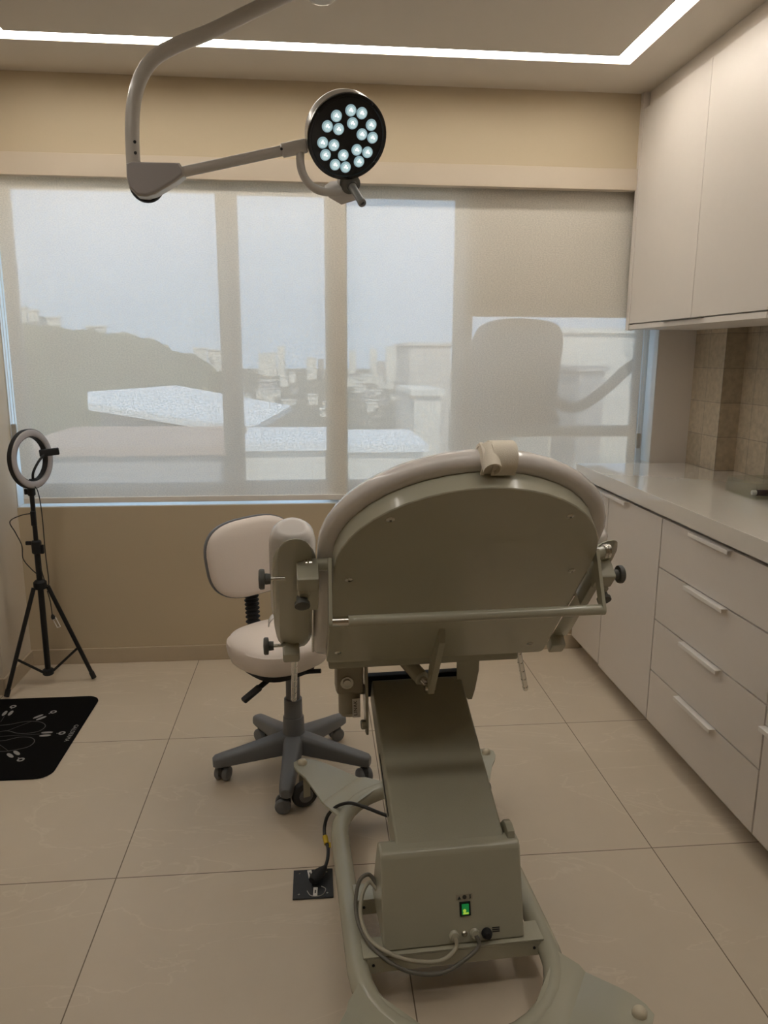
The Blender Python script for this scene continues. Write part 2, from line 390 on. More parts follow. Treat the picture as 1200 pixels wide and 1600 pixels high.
# window: outer frame, sashes, panes
YF = 1.70
def rect_frame(bm, x0, x1, z0, z1, l, r, b, t, y0, y1):
    box(bm, (x0, y0, z0), (x0+l, y1, z1), .003); box(bm, (x1-r, y0, z0), (x1, y1, z1), .003)
    box(bm, (x0+l, y0, z0), (x1-r, y1, z0+b), .003); box(bm, (x0+l, y0, z1-t), (x1-r, y1, z1), .003)
bm = BM(); rect_frame(bm, XL, XO, ZS, ZW, .02, .03, .045, .012, YF-.01, YF+.07)
w1 = struct('window_1', bm, M['frame'], (0, YF, ZS))
for x0, x1, l, r, y in ((XL+.02, .205, .03, .055, YF), (.19, 1.305, .055, .045, YF+.028)):
    bm = BM(); rect_frame(bm, x0, x1, ZS+.045, ZW-.012, l, r, .05, .02, y, y+.026); s = obj('sash', bm, M['frame'], w1)
    bm = BM(); box(bm, (x0+l-.005, y+.010, ZS+.09), (x1-r+.005, y+.014, ZW-.03)); obj('pane', bm, M['glass'], s)
bm = BM(); rect_frame(bm, 1.305, XO-.03, ZS+.045, ZW-.012, .045, .035, .05, .02, YF, YF+.03)
box(bm, (1.35, YF, 1.083), (2.172, YF+.03, 1.138), .002)
s = obj('sash', bm, M['frame'], w1)
bm = BM(); box(bm, (1.345, YF+.004, 1.664), (2.177, YF+.024, ZW-.03)); obj('blank_panel', bm, M['panel'], w1)
for z0, z1 in ((ZS+.09, 1.088), (1.133, 1.668)):
    bm = BM(); box(bm, (1.345, YF+.012, z0), (2.177, YF+.016, z1)); obj('pane', bm, M['glass'], s)

bm = BM(); box(bm, (.655, YF-.034, ZS+.005), (.745, YF-.0105, ZW), .003); obj('added_dimming_post', bm, M['wall'], w1)  # post added behind the blinds to cut their glow where they overlap
bm = BM(); box(bm, (XL, YF-.012, ZW+.001), (XO, YF+.10, ZH)); struct('trim_4', bm, M['wall_white'])
bm = BM(); box(bm, (XL, YW+.004, ZS+.005), (XL+.004, YF-.011, ZH)); struct('trim_5', bm, M['frame'])
bm = BM(); box(bm, (XO-.004, YW-.003, .965), (XO-.0002, YF-.011, ZH)); struct('trim_6', bm, M['frame'])

# ================================================================== BLINDS
def blind(x0, x1, y, zb, label):
    t = empty('roller_blind', (x0, y, zb), label, 'blind', 'roller blinds at the window')
    bm = BM(); n = 60; top = 2.262
    vs = [[bm.verts.new((x0+(x1-x0)*i/n, y+.0015*math.sin(i*.9)*0, z)) for i in range(n+1)] for z in (zb+.01, top)]
    for i in range(n): bm.faces.new((vs[0][i], vs[0][i+1], vs[1][i+1], vs[1][i]))
    obj('fabric', bm, M['blind'], t)
    bm = BM(); box(bm, (x0, y-.006, zb), (x1, y+.006, zb+.027), .003); obj('bottom_rail', bm, M['handle'], t)
    bm = BM(); cyl(bm, (x0+.005, y+.004, 2.268), (x1-.005, y+.004, 2.268), .011); obj('roller', bm, M['alu'], t)
    return t
bl = blind(-.768, .734, 1.606, .793, 'grey-white screen roller blind on the left, with chain by the left wall')
br = blind(.641, 2.180, 1.642, .793, 'grey-white screen roller blind on the right, lit over a boxy silhouette')
def chain(t, x, y, zw):
    for s in (-1, 1):
        bm = BM(); cyl(bm, (x+s*.006, y, zw), (x+s*.006, y, 2.26), .0016, 8); obj('chain', bm, M['handle'], t)
    bm = BM(); box(bm, (x-.011, y-.007, zw-.075), (x+.011, y+.007, zw), .004); obj('chain_weight', bm, M['alu'], t)
chain(bl, -.778, 1.596, 1.165)
chain(br, 2.192, 1.636, 1.105)

# ================================================================== CABINETS
XF = 1.885
def handle_z(parent, x, y0, y1, z):                  # white lip pull on the top edge of a front
    bm = BM(); box(bm, (x-.022, y0, z-.003), (x+.002, y1, z), .001); box(bm, (x-.022, y0, z-.014), (x-.0195, y1, z-.002), .001)
    return obj('handle', bm, M['handle'], parent)
def front(name, parent, y0, y1, z0, z1, hy=None, x=XF):
    bm = BM(); box(bm, (x, y0+.0015, z0+.0015), (x+.018, y1-.0015, z1-.0015), .001); d = obj(name, bm, M['white_lam'], parent)
    if hy: handle_z(d, x, hy[0], hy[1], z1+.001)
    return d
def lower_unit(y0, y1, label):
    t = empty('base_cabinet', (2.0, (y0+y1)/2, 0), label, 'cabinet', 'white base cabinets under the counter')
    bm = BM(); box(bm, (XF+.0185, y0+.001, .066), (XR-.002, y1-.001, .884)); box(bm, (XF+.03, y0+.001, .884), (XR-.1, y1-.001, .899))
    obj('carcass', bm, M['carcass'], t)
    bm = BM(); box(bm, (1.945, y0+.001, 0), (1.96, y1-.001, .066)); obj('toe_kick', bm, M['skirting'], t)
    bm = BM(); box(bm, (XF+.012, y0+.001, .889), (XF+.0295, y1-.001, .898)); obj('gap_shade_strip', bm, M['gap'], t)  # dark strip paints the shade in the recess below the counter
    return t
t = lower_unit(.687, 1.574, 'white base cabinet with two plain doors, in the window corner')
front('door', t, 1.207, 1.573, .074, .884, (1.207, 1.30)); front('door', t, .689, 1.205, .066, .884, (.995, 1.204))
t = lower_unit(-.048, .686, 'white base cabinet of four stacked drawers with white lip pulls')
for z0, z1 in ((.694, .884), (.486, .692), (.278, .484), (.066, .276)):
    front('drawer', t, -.047, .685, z0, z1, (.2, .45))
t = lower_unit(-.85, -.049, 'white base cabinet at the right picture edge, nearest the viewer')
front('drawer', t, -.849, -.051, .425, .884, (-.56, -.3)); front('drawer', t, -.849, -.051, .066, .423, (-.30, -.054))
bm = BM(); prism(bm, [(1.863, -.85), (XR-.002, -.85), (XR-.002, 1.308), (2.418, 1.308), (2.418, YW-.006), (1.863, YW-.006)], .902, .963, WF, .002)
cb_ = bm
tag(obj('countertop', cb_, M['counter'], None, (2.18, .37, .9)), 'long polished off-white countertop running along the right wall', 'countertop')

XU = 2.069
def upper_unit(y0, ym, y1, label, hs):
    t = empty('wall_cabinet', (2.29, (y0+y1)/2, 1.60), label, 'cabinet', 'white wall cabinets over the counter')
    bm = BM(); box(bm, (XU+.0185, y0+.001, 1.6255), (2.418, y1-.001, 2.56)); obj('carcass', bm, M['carcass'], t)
    bm = BM(); box(bm, (XU, y0+.001, 1.603), (2.418, y1-.001, 1.6235), .001); obj('bottom_panel', bm, M['white_lam'], t)
    bm = BM(); box(bm, (XU+.025, y0+.001, 2.562), (2.418, y1-.001, ZC-.001)); obj('filler', bm, M['white_lam'], t)
    for a, b, h in ((ym, y1, hs[0]), (y0, ym, hs[1])):
        bm = BM(); box(bm, (XU, a+.0015, 1.629), (XU+.018, b-.0015, 2.5585), .001); d = obj('door', bm, M['white_lam'], t)
        bm = BM(); box(bm, (XU-.014, h[0], 1.6248), (XU+.004, h[1], 1.6282)); obj('handle', bm, M['gap'], d)  # pull darkened to read as the dark gap under the doors
    return t
t = upper_unit(.455, .965, 1.555, 'white two-door wall cabinet reaching the ceiling beside the window', ((.968, 1.20), (.87, .962)))
bm = BM(); box(bm, (XU-.002, 1.5555, 1.603), (2.418, 1.573, 2.56), .001); tag(obj('side_panel', bm, M['white_lam'], t))
upper_unit(-.60, -.07, .453, 'white wall cabinet at the right picture edge, barely in view', ((.1, .3), (-.3, -.1)))

# acrylic tray with a small dark case
tr = empty('acrylic_tray', (2.27, .70, .963), 'clear acrylic tray on the counter by the tiled wall', 'tray')
bm = BM(); x0, x1, y0, y1, z0 = 2.187, 2.40, .60, .80, .9645
box(bm, (x0, y0, z0), (x1, y1, z0+.004)); 
obj('base', bm, M['acrylic'], tr)
for lo, hi in (((x0, y0, z0+.0045), (x0+.004, y1, z0+.06)), ((x1-.004, y0, z0+.0045), (x1, y1, z0+.06)), ((x0+.0045, y0, z0+.0045), (x1-.0045, y0+.004, z0+.06)), ((x0+.0045, y1-.004, z0+.0045), (x1-.0045, y1, z0+.06))):
    bm = BM(); box(bm, lo, hi); obj('side_wall', bm, M['acrylic'], tr)
bx = empty('vial', (2.26, .64, .9695), 'small dark plum vial lying in the clear acrylic tray', 'vial')
bm = BM(); cyl(bm, (2.225, .655, .982), (2.34, .640, .982), .0125, 20, bev=.002); obj('body', bm, M['plum'], bx)
bm = BM(); cyl(bm, (2.208, .6572, .982), (2.225, .655, .982), .009, 16, bev=.001); obj('cap', bm, M['handle'], bx)

# ================================================================== OUTSIDE (seen through the blinds)
ou = empty('outdoor_unit', (1.65, 2.05, 1.09), 'rounded boxy grey unit with hose, silhouetted behind the right blind', 'equipment')
fo = Fr((1.655, 1.90, 1.115), (1, 0, 0), (0, 0, 1), (0, 1, 0))
body = [(-.205, .0), (.200, .0), (.205, .10), (.215, .30), (.228, .44), (.20, .515), (.12, .545), (-.05, .555), (-.15, .535), (-.205, .48), (-.22, .38), (-.215, .2)]
body = [(p.x, p.y) for p in spline([(x, y, 0) for x, y in body], 4, True)]
bm = BM(); cushion(bm, body, fo, ((-.03, 0), (-.008, .015), (0, .04), (0, .22), (-.008, .245), (-.03, .26))); obj('casing', bm, M['unit'], ou)
bm = BM(); tube(bm, spline([(1.86, 1.97, 1.255), (1.93, 1.97, 1.215), (2.02, 1.97, 1.225), (2.14, 1.97, 1.31), (2.26, 1.97, 1.42), (2.36, 1.97, 1.47)], 12), .030, 16); obj('hose', bm, M['hose'], ou)
bm = BM(); box(bm, (1.36, 1.84, 1.07), (2.25, 2.24, 1.095), .004); tag(obj('service_shelf', bm, M['bld_b'], None, (1.8, 2.0, 1.07)), 'grey ledge outside the window carrying the boxy unit', 'ledge')

GZ = -9.0
bm = BM(); box(bm, (-260, 6, GZ-1), (300, 640, GZ)); tag(obj('city_ground', bm, M['ground'], None, (0, 60, GZ)), 'dull tan city ground far below the window', 'ground', None, 'stuff')
def ray(px, py): return fw + RT*((px-600)/F_PX) - UP*((py-800)/F_PX)
def at(px, py, y):
    d = ray(px, py); return CAM + d*((y-CAM.y)/d.y)
# wooded hill on the left
bm = BM()
sky_pts = [(-1500, 520), (-900, 480), (-450, 474), (-170, 470), (-60, 480), (30, 492), (80, 508), (130, 512), (190, 522), (235, 535), (290, 548), (325, 566), (350, 590), (375, 625), (400, 680)]
rows = []
for k in range(9):
    y = 48+k*5; row = []
    f = math.sin(math.pi*(k+.5)/9)**.6
    for px, py in sky_pts:
        p = at(px, py, 68); h = p.z-GZ
        xx = p.x*(y/68)
        row.append(bm.verts.new((xx, y, GZ-.5+h*f*(1+.05*random.uniform(-1, 1)))))
    rows.append(row)
for A, B in zip(rows, rows[1:]):
    for i in range(len(A)-1): bm.faces.new((A[i], A[i+1], B[i+1], B[i]))
bmesh.ops.subdivide_edges(bm, edges=bm.edges[:], cuts=3, use_grid_fill=True, smooth=.3)
for v in bm.verts: v.co.z += random.uniform(-.5, .8)
tag(obj('wooded_hill', bm, M['foliage'], None, (-15, 68, GZ)), 'dim wooded hillside seen through the left blind', 'hill', None, 'stuff')
# white-roofed hall
hall = empty('hall', (-6, 30, GZ), 'low hall with a wide white gable roof below the window, left of centre', 'building')
def quad_slab(bm, P, th):
    a = [bm.verts.new(p) for p in P]; b = [bm.verts.new(V(p)-V((0, 0, th))) for p in P]; n = len(P)
    bm.faces.new(a); bm.faces.new(b[::-1])
    for i in range(n): bm.faces.new((a[i], b[i], b[(i+1) % n], a[(i+1) % n]))
A_, B_, C_, D_ = at(137, 612, 33), at(275, 602, 37), at(455, 634, 33), at(398, 666, 25)
E_ = at(310, 658, 25.5); G_ = at(137, 630, 27)
bm = BM(); quad_slab(bm, [A_, B_, C_, D_, E_, G_], .25); obj('roof', bm, M['roofwhite'], hall)
bm = BM(); quad_slab(bm, [V((p.x*1.0, p.y, p.z-.4)) for p in (A_+V((.6, -.5, 0)), B_+V((0, -.6, 0)), C_+V((-.6, 0, 0)), D_+V((-.4, .4, 0)), E_+V((0, .4, 0)), G_+V((.6, .4, 0)))], 6.0); obj('wall', bm, M['bld_b'], hall)
# low buildings close below
def building(x0, x1, y0, y1, z1, m, label, roof=None, win=True, group='buildings of the town beyond the blinds'):
    t = empty('building', ((x0+x1)/2, (y0+y1)/2, GZ), label, 'building', group)
    bm = BM(); box(bm, (x0, y0, GZ), (x1, y1, z1)); obj('wall', bm, m, t)
    bm = BM(); box(bm, (x0-.15, y0-.15, z1), (x1+.15, y1+.15, z1+.2)); obj('roof', bm, roof or m, t)
    return t
def bpx(px0, px1, py, y, d, m, label, roof=None, z=None):
    a, b = at(px0, py, y), at(px1, py, y)
    return building(a.x, b.x, y, y+d, a.z, m, label, roof)
bpx(20, 345, 712, 16, 5, M['bld_b'], 'wide low block behind the ring light, lower left of the left blind', M['roofred'])
bpx(90, 330, 690, 21.5, 2.5, M['bld_b'], 'dull tan-roofed shed just under the white hall roof', M['roofred'])
bpx(380, 508, 704, 17, 4, M['bld_c'], 'bright flat-roofed house below the white hall, right of the mullion', M['roofwhite'])
bpx(541, 660, 706, 18, 4, M['bld_c'], 'pale flat-roofed house seen just left of the chair back top', M['roofwhite'])
bpx(648, 688, 618, 24, 4, M['bld_c'], 'tall narrow bright tower seen above the chair back')
bpx(640, 704, 540, 45, 8, M['bld_a'], 'pale apartment block at the right end of the sky pane')
bpx(865, 1000, 520, 30, 6, M['bld_c'], 'pale facade filling the pane right of the boxy unit')
bpx(905, 945, 580, 26, 3, M['bld_b'], 'grey stair tower before the pale facade on the right')
LAB = ['pale distant house in the town between hill and tower', 'grey distant house in the town between hill and tower', 'cream distant house in the town between hill and tower']
random.seed(11)
NB = 78
for i in range(NB):
    k = i % 3; y = 130*(440/130)**(i/NB); gap = 130*(440/130)**((i+1)/NB)-y
    px = random.uniform(335, 700) if i < 62 else random.uniform(345, 690)
    base = 557+10.47*1165/y
    pyt = base-random.uniform(5, 15) if i < 62 else random.uniform(541, 566)
    bpx(px, px+(random.uniform(9, 26) if i < 62 else random.uniform(8, 20)), pyt, y, gap*.8, (M['bld_c'], M['bld_b'], M['bld_c'])[k], LAB[k])
for px0, px1, pyt in ((18, 40, 482), (44, 58, 486), (62, 92, 497), (134, 164, 511), (196, 212, 524), (214, 240, 531), (302, 322, 545), (325, 346, 548)):
    y = 92+px0*.08
    bpx(px0, px1, pyt, y, px0 and .6, M['bld_c'], {18: 'bright block on the hill crest, far left of the left blind', 44: 'narrow bright block second from the left on the hill crest', 62: 'low bright block stepping down the hill crest on the left', 134: 'long white roofline just showing over the hill top', 196: 'small white block peeping over the sloping hill crest', 214: 'pale block low on the sloping hill crest', 302: 'pale house at the foot of the hill beside the town', 325: 'pale house just left of the white sash stile'}[px0])

# ================================================================== EXAMINATION CHAIR
a3 = math.radians(3)
crt = V((math.cos(a3), math.sin(a3), 0)); cfd = V((-math.sin(a3), math.cos(a3), 0)); Zv = V((0, 0, 1))
CH = Fr((.897, -.30, 0), crt, cfd, Zv)
th = math.radians(40)
eu = cfd*(-math.sin(th)) + Zv*math.cos(th); en = eu.cross(crt)*1.0
if en.y < 0: en = -en
BK = Fr((.9096-.013*crt.x, -.1372-.013*crt.y, .704), crt, eu, en)      # backrest plane: across, up, towards the patient
chair = empty('examination_chair', CH(-.012, .05, 0), 'beige enamelled examination chair seen from behind, white padded backrest tilted', 'medical chair')
uc = -.012; hw = .226; zr = .105
# base ring
pts = []
for k in range(17):
    a = math.pi*k/16; pts.append(CH(uc+hw*math.cos(a), .30+hw*math.sin(a), zr))
for k in range(1, 6): pts.append(CH(uc-hw, .30-.49*k/6, zr))
for k in range(17):
    a = math.pi+math.pi*k/16; pts.append(CH(uc+hw*math.cos(a), -.19+hw*math.sin(a), zr))
for k in range(1, 6): pts.append(CH(uc+hw, -.19+.49*k/6, zr))
bm = BM(); tube(bm, pts, .026, 18, True); ring = obj('base_ring', bm, M['chairpaint'], chair)
# cross bars (angle iron)
for f0, f1 in ((-.185, -.125), (.0, .06)):
    bm = BM(); box(bm, (uc-hw+.012, f0, .128), (uc+hw-.012, f1, .133), .001, CH); box(bm, (uc-hw+.02, f0, .09), (uc+hw-.02, f0+.005, .1275), .001, CH)
    cbz = obj('cross_bar', bm, M['chairpaint'], chair)
    for s in (-1, 1):
        bm = BM(); lathe(bm, CH(uc+s*(hw-.035), f0-.0005, .112), -cfd, [(.0035, 0), (.0035, .002), (.002, .003)], 10); obj('screw', bm, M['black'], cbz)
# outrigger plates with casters
def foot(su, sf):
    ang = math.radians({(-1, 1): 134, (1, 1): 46.5, (-1, -1): 222, (1, -1): -36}[(su, sf)])
    d = crt*math.cos(ang)+cfd*math.sin(ang); p = Zv.cross(d)
    o = CH(uc+hw*math.cos(ang), (.30 if sf > 0 else -.19)+hw*math.sin(ang), 0)
    fr = Fr(o, d, p, Zv)
    k_ = {(-1, 1): 1.5, (1, 1): 1.33}.get((su, sf), 1.14); ex = .158*(k_-1)
    prof = [(-.022, .128, .115), (.03, .128, .098), (.045, .124, .088), (.115, .150, .052), (.135, .153, .044), (.165, .153, .032), (.185, .153, .014)]
    bm = BM(); L = []
    for x, z, hwid in prof:
        x = x*k_ if 0 < x < .13 else (x+ex if x > .13 else x)
        L.append([fr(x, -hwid, z-.007), fr(x, hwid, z-.007), fr(x, hwid, z), fr(x, -hwid, z)])
    loft(bm, L); pl = obj('foot_plate', bm, M['chairpaint'], chair, smooth=20)
    bm = BM(); lathe(bm, fr(.158+ex, 0, .153), Zv, [(.015, 0), (.015, .006), (.012, .012), (.006, .0155), (0, .0165)], 20); obj('bolt_cap', bm, M['cap'], pl)
    c = fr(.150+ex-(.045 if su > 0 and sf > 0 else 0), 0, 0); wd = (-cfd*.93+crt*(.3 if su < 0 else -.3)).normalized()
    bm = BM(); lathe(bm, c-wd*.014+Zv*.046, wd, [(.030, 0), (.042, .003), (.046, .009), (.046, .019), (.042, .025), (.030, .028)], 28); obj('caster_wheel', bm, M['wheel'], pl)
    bm = BM()
    for s in (-1, 1): lathe(bm, c+wd*s*.0142+Zv*.046, wd*s, [(.024, 0), (.024, .003), (.018, .005), (0, .005)], 20)
    obj('wheel_hub', bm, M['greyp'], pl)
    bm = BM(); f2 = Fr(c, wd, Zv.cross(wd), Zv); box(bm, (-.022, -.012, .046), (-.0175, .012, .120), .001, f2); box(bm, (.0195, -.012, .046), (.024, .012, .120), .001, f2); box(bm, (-.022, -.014, .118), (.024, .014, .146), .002, f2)
    obj('caster_fork', bm, M['chairpaint'], pl)
for q in ((-1, 1), (1, 1), (-1, -1), (1, -1)): foot(*q)
# control box
bu0, bu1 = -.178, .158
bm = BM(); side = [(-.176, .1335), (.035, .1335), (-.055, .335), (-.075, .345), (-.108, .345), (-.118, .335)]
fr = Fr(CH(0, 0, 0), cfd, Zv, crt)
b = BM(); prism(b, side, bu0, bu1, fr); bmesh.ops.bevel(b, geom=[e for e in b.edges], offset=.006, segments=3, profile=.5, affect='EDGES'); merge(bm, b)
boxo = obj('control_box', bm, M['chairpaint'], chair)
bm = BM(); f2 = Fr(CH(0, 0, 0), cfd, Zv, crt); prism(bm, [(-.10, .335), (.0, .235), (.0, .305), (-.055, .366), (-.075, .370), (-.098, .362)], .132, .150, f2, .003); obj('cheek', bm, M['chairpaint'], boxo)
# sockets on its rear face
q0, q1 = V((-.176, .1335)), V((-.118, .335)); fd2 = (q1-q0).normalized()
rf = Fr(CH(0, -.176, .1335), crt, cfd*fd2.x+Zv*fd2.y, (cfd*fd2.x+Zv*fd2.y).cross(crt)*1)
if rf.z.dot(cfd) > 0: rf.z = -rf.z
bm = BM(); box(bm, (.004, .064, -.002), (.030, .096, .003), .001, rf); sw = obj('power_switch', bm, M['black'], boxo)
bm = BM(); box(bm, (.0085, .068, .003), (.0255, .092, .006), .001, rf); obj('rocker', bm, M['green'], sw)
bm = BM(); box(bm, (.011, .0695, .0061), (.024, .0735, .0066), 0, rf); lathe(bm, rf(.0145, .0775, .0061), rf.z, [(.004, 0), (.002, .0008), (0, .0008)], 14); obj('glow', bm, M['greenlit'], sw)
bm = BM(); box(bm, (-.004, .100, .0005), (.036, .113, .0012), 0, rf); st = obj('symbol_label', bm, M['motor'], boxo)
bm = BM()
prism(bm, [(.0, .102), (.008, .102), (.004, .1095)], .0013, .0018, rf)
lathe(bm, rf(.0165, .1062, .0013), rf.z, [(.005, 0), (.005, .0005)], 18)
prism(bm, [(.0275, .102), (.0300, .106), (.0285, .106), (.0290, .1115), (.0315, .1115), (.0310, .106), (.0325, .106), (.0310, .102)], .0013, .0018, rf)
obj('symbol', bm, M['ink'], boxo)
for u in (-.012, .038):
    bm = BM(); lathe(bm, rf(u, .022, -.001), rf.z, [(.0125, 0), (.0125, .005), (.009, .008), (.009, .013), (0, .013)], 20); obj('cable_socket', bm, M['chairpaint'], boxo)
bm = BM(); lathe(bm, rf(.013, .024, -.001), rf.z, [(.007, 0), (.007, .004), (.004, .007), (0, .0075)], 16); obj('screw', bm, M['screw'], boxo)
bm = BM(); lathe(bm, rf(.066, .020, -.001), rf.z, [(.0125, 0), (.0125, .008), (.009, .015), (.007, .02), (0, .021)], 20); obj('fuse_holder', bm, M['black'], boxo)
bm = BM()
for i in range(3): box(bm, (.080, .020+i*.0045, .0004), (.098, .0225+i*.0045, .0009), 0, rf)
obj('printed_mark', bm, M['ink'], boxo)
# cables from the box's left side looping back to the sockets
def P(u, f, z): return CH(u, f, z)
s1, s2 = rf(-.012, .022, .010), rf(.038, .022, .010)
bm = BM(); tube(bm, spline([P(-.176, -.045, .195), P(-.192, -.032, .208), P(-.212, -.055, .198), P(-.222, -.095, .170), P(-.208, -.145, .148), P(-.165, -.188, .141), P(-.11, -.204, .128), P(-.05, -.208, .126), s1-Zv*.018-cfd*.012, s1], 10), .0048, 10); obj('cable', bm, M['lightcable'], chair)['label'] = 'light beige cable'
bm = BM(); tube(bm, spline([P(-.176, -.038, .205), P(-.194, -.022, .222), P(-.220, -.036, .212), P(-.232, -.08, .172), P(-.216, -.14, .146), P(-.170, -.196, .128), P(-.11, -.214, .106), P(-.04, -.216, .103), s2-Zv*.024-cfd*.014, s2], 10), .0048, 10); obj('cable', bm, M['greycable'], chair)['label'] = 'dark grey cable'
# inclined lift beam
g0, g1 = V((-.10, .338)), V((.367, .557)); gd = (g1-g0).normalized(); gl = (g1-g0).length
lf = Fr(CH(0, g0.x, g0.y), cfd*gd.x+Zv*gd.y, crt, (cfd*gd.x+Zv*gd.y).cross(crt)*-1)
if lf.z.z < 0: lf.z = -lf.z
bm = BM(); box(bm, (.0, -.137, -.085), (gl, .128, 0), .006, lf, 3); beam = obj('lift_beam', bm, M['chairpaint_tex'], chair)
bm = BM(); box(bm, (.12, -.1385, -.055), (.30, -.1372, -.045), .0, lf); obj('side_slot', bm, M['black'], beam)
# undercarriage at the beam's top: side plates, dark tray, motor
bm = BM(); f2 = Fr(CH(0, 0, 0), cfd, Zv, crt)
prism(bm, [(.285, .43), (.31, .425), (.40, .56), (.40, .675), (.32, .675), (.30, .58)], -.163, -.155, f2, .002); spl = obj('side_plate', bm, M['chairpaint'], chair)
for f_, z_ in ((.30, .455), (.335, .545)):
    bm = BM(); lathe(bm, CH(-.163, f_, z_), -crt, [(.014, 0), (.014, .010), (.011, .013), (0, .013)], 16); obj('bolt', bm, M['chairpaint'], spl)
bm = BM(); prism(bm, [(.362, .575), (.46, .61), (.46, .70), (.362, .70)], .170, .178, f2, .002)
prism(bm, [(.112, .53), (.148, .485), (.160, .485), (.168, .515), (.178, .575), (.178, .70), (.112, .70)], -.36, -.353, Fr(CH(0, 0, 0), crt, Zv, -cfd), .001)
obj('side_plate', bm, M['chairpaint'], chair)
bm = BM(); box(bm, (-.150, .385, .495), (.135, .415, .560), .004, CH); obj('under_tray', bm, M['black'], chair)
bm = BM(); box(bm, (-.10, .38, .60), (.0, .46, .640), .006, CH); obj('junction_box', bm, M['black'], chair)
mo = BM(); box(mo, (-.245, .30, .545), (-.168, .37, .66), .012, CH); mot = obj('motor', mo, M['motor'], chair)
bm = BM(); cyl(bm, CH(-.206, .335, .565), CH(-.206, .315, .478), .031, 24, bev=.01); cap_ = obj('motor_barrel', bm, M['motor'], mot)
bm = BM(); lathe(bm, CH(-.215, .299, .585), -cfd, [(.018, 0), (.018, .004), (.011, .004), (.011, .010), (0, .011)], 18); obj('gear_cap', bm, M['screw'], mot)
lb = Fr(CH(-.190, .2885, .512), (Zv*.98+cfd*.18).normalized(), -crt, (-cfd+Zv*.18).normalized())
bm = BM(); box(bm, (-.026, -.011, -.002), (.026, .011, .0), 0, lb); obj('sticker', bm, M['paper'], mot)
text('sticker_text', 'LINAK', .014, Fr(lb(0, .002, .0003), lb.x, lb.y, lb.z), M['ink'], mot)
# actuator rod end and lever under the backrest
tipL = BK(-.012, -.088, -.042); adir = (cfd*.86+Zv*.28-crt*.38).normalized()
bm = BM(); cyl(bm, tipL+adir*.035, tipL+adir*.26, .021, 18, bev=.004); act = obj('actuator', bm, M['chairpaint'], chair)
bm = BM(); cyl(bm, tipL, tipL+adir*.04, .011, 14); lathe(bm, tipL-crt*.014, crt, [(.013, 0), (.013, .028)], 16); obj('actuator_rod', bm, M['chrome'], act)
bm = BM(); lvf = Fr(BK(-.012, 0, 0), eu, -en, crt)
prism(bm, [(.15, .0), (.13, .028), (-.09, .06), (-.105, .05), (-.105, .03), (.0, .0)], -.006, .010, lvf, .002); obj('lever', bm, M['chairpaint'], chair)

# backrest
HW = .288
def dshape(hw, v0, vs, vt, k=22, rb=.012):
    out = [(-hw+rb, v0), (hw-rb, v0), (hw-rb*.3, v0+rb*.3), (hw, v0+rb)]
    out += [(hw, v0+rb+(vs-v0-rb)*i/6) for i in range(1, 6)]
    for i in range(k+1):
        t = math.pi*i/k; out.append((hw*math.cos(t), vs+(vt-vs)*math.sin(t)))
    out += [(-hw, v0+rb+(vs-v0-rb)*(6-i)/6) for i in range(1, 6)]
    out += [(-hw, v0+rb), (-hw+rb*.3, v0+rb*.3)]
    return out
D = dshape(HW, 0, .43, .687)
bm = BM(); cushion(bm, D, BK, ((-.002, 0), (0, .002), (0, .042))); shell = obj('backrest_shell', bm, M['chairpaint'], chair)
D2 = dshape(HW, -.01, .43, .687)
bm = BM(); cushion(bm, D2, BK, ((.0, .0425), (.014, .0425), (.024, .046), (.030, .054), (.031, .066), (.024, .080), (.010, .091), (-.02, .100), (-.07, .105), (-.13, .106)))
pad = obj('backrest_pad', bm, M['vinyl'], chair)
for u, v in ((-.184, .597), (.186, .592), (.250, .390), (-.253, .387), (-.261, .055), (.240, .050)):
    bm = BM(); lathe(bm, BK(u, v, 0.0005), -en, [(.0085, 0), (.0085, .001), (.005, .003), (.0026, .0035), (.0020, .0015), (0, .0015)], 16); obj('screw', bm, M['screw'], shell)
# push bar and its two hangers
ax_v = .435
bar_off = .115
for u, nm in ((-.296, 'l'), (.296, 'r')):
    o = BK(u, ax_v, .01); e = BK(u*1.005-.002, .385, -.10)
    d = (e-o).normalized(); p = d.cross(crt)
    fr = Fr(o, d, p, crt); L = (e-o).length
    out = [(-.012, -.012), (L, -.012)]+[(L+.012*math.sin(t), -.012*math.cos(t)) for t in [math.pi*i/8 for i in range(1, 8)]]+[(L, .012), (-.012, .012)]
    bm = BM(); prism(bm, out, -.004, .004, fr, .001); obj('bar_hanger', bm, M['chairpaint'], chair)
bm = BM(); cyl(bm, BK(-.262, .385, -.10), BK(.293, .385, -.10), .0115, 20); bar = obj('push_bar', bm, M['chairpaint'], chair)
bm = BM(); cyl(bm, BK(-.296, .385, -.10), BK(-.262, .385, -.10), .0100, 20); obj('bar_end', bm, M['chrome'], bar)['label'] = 'bare chrome bar end'
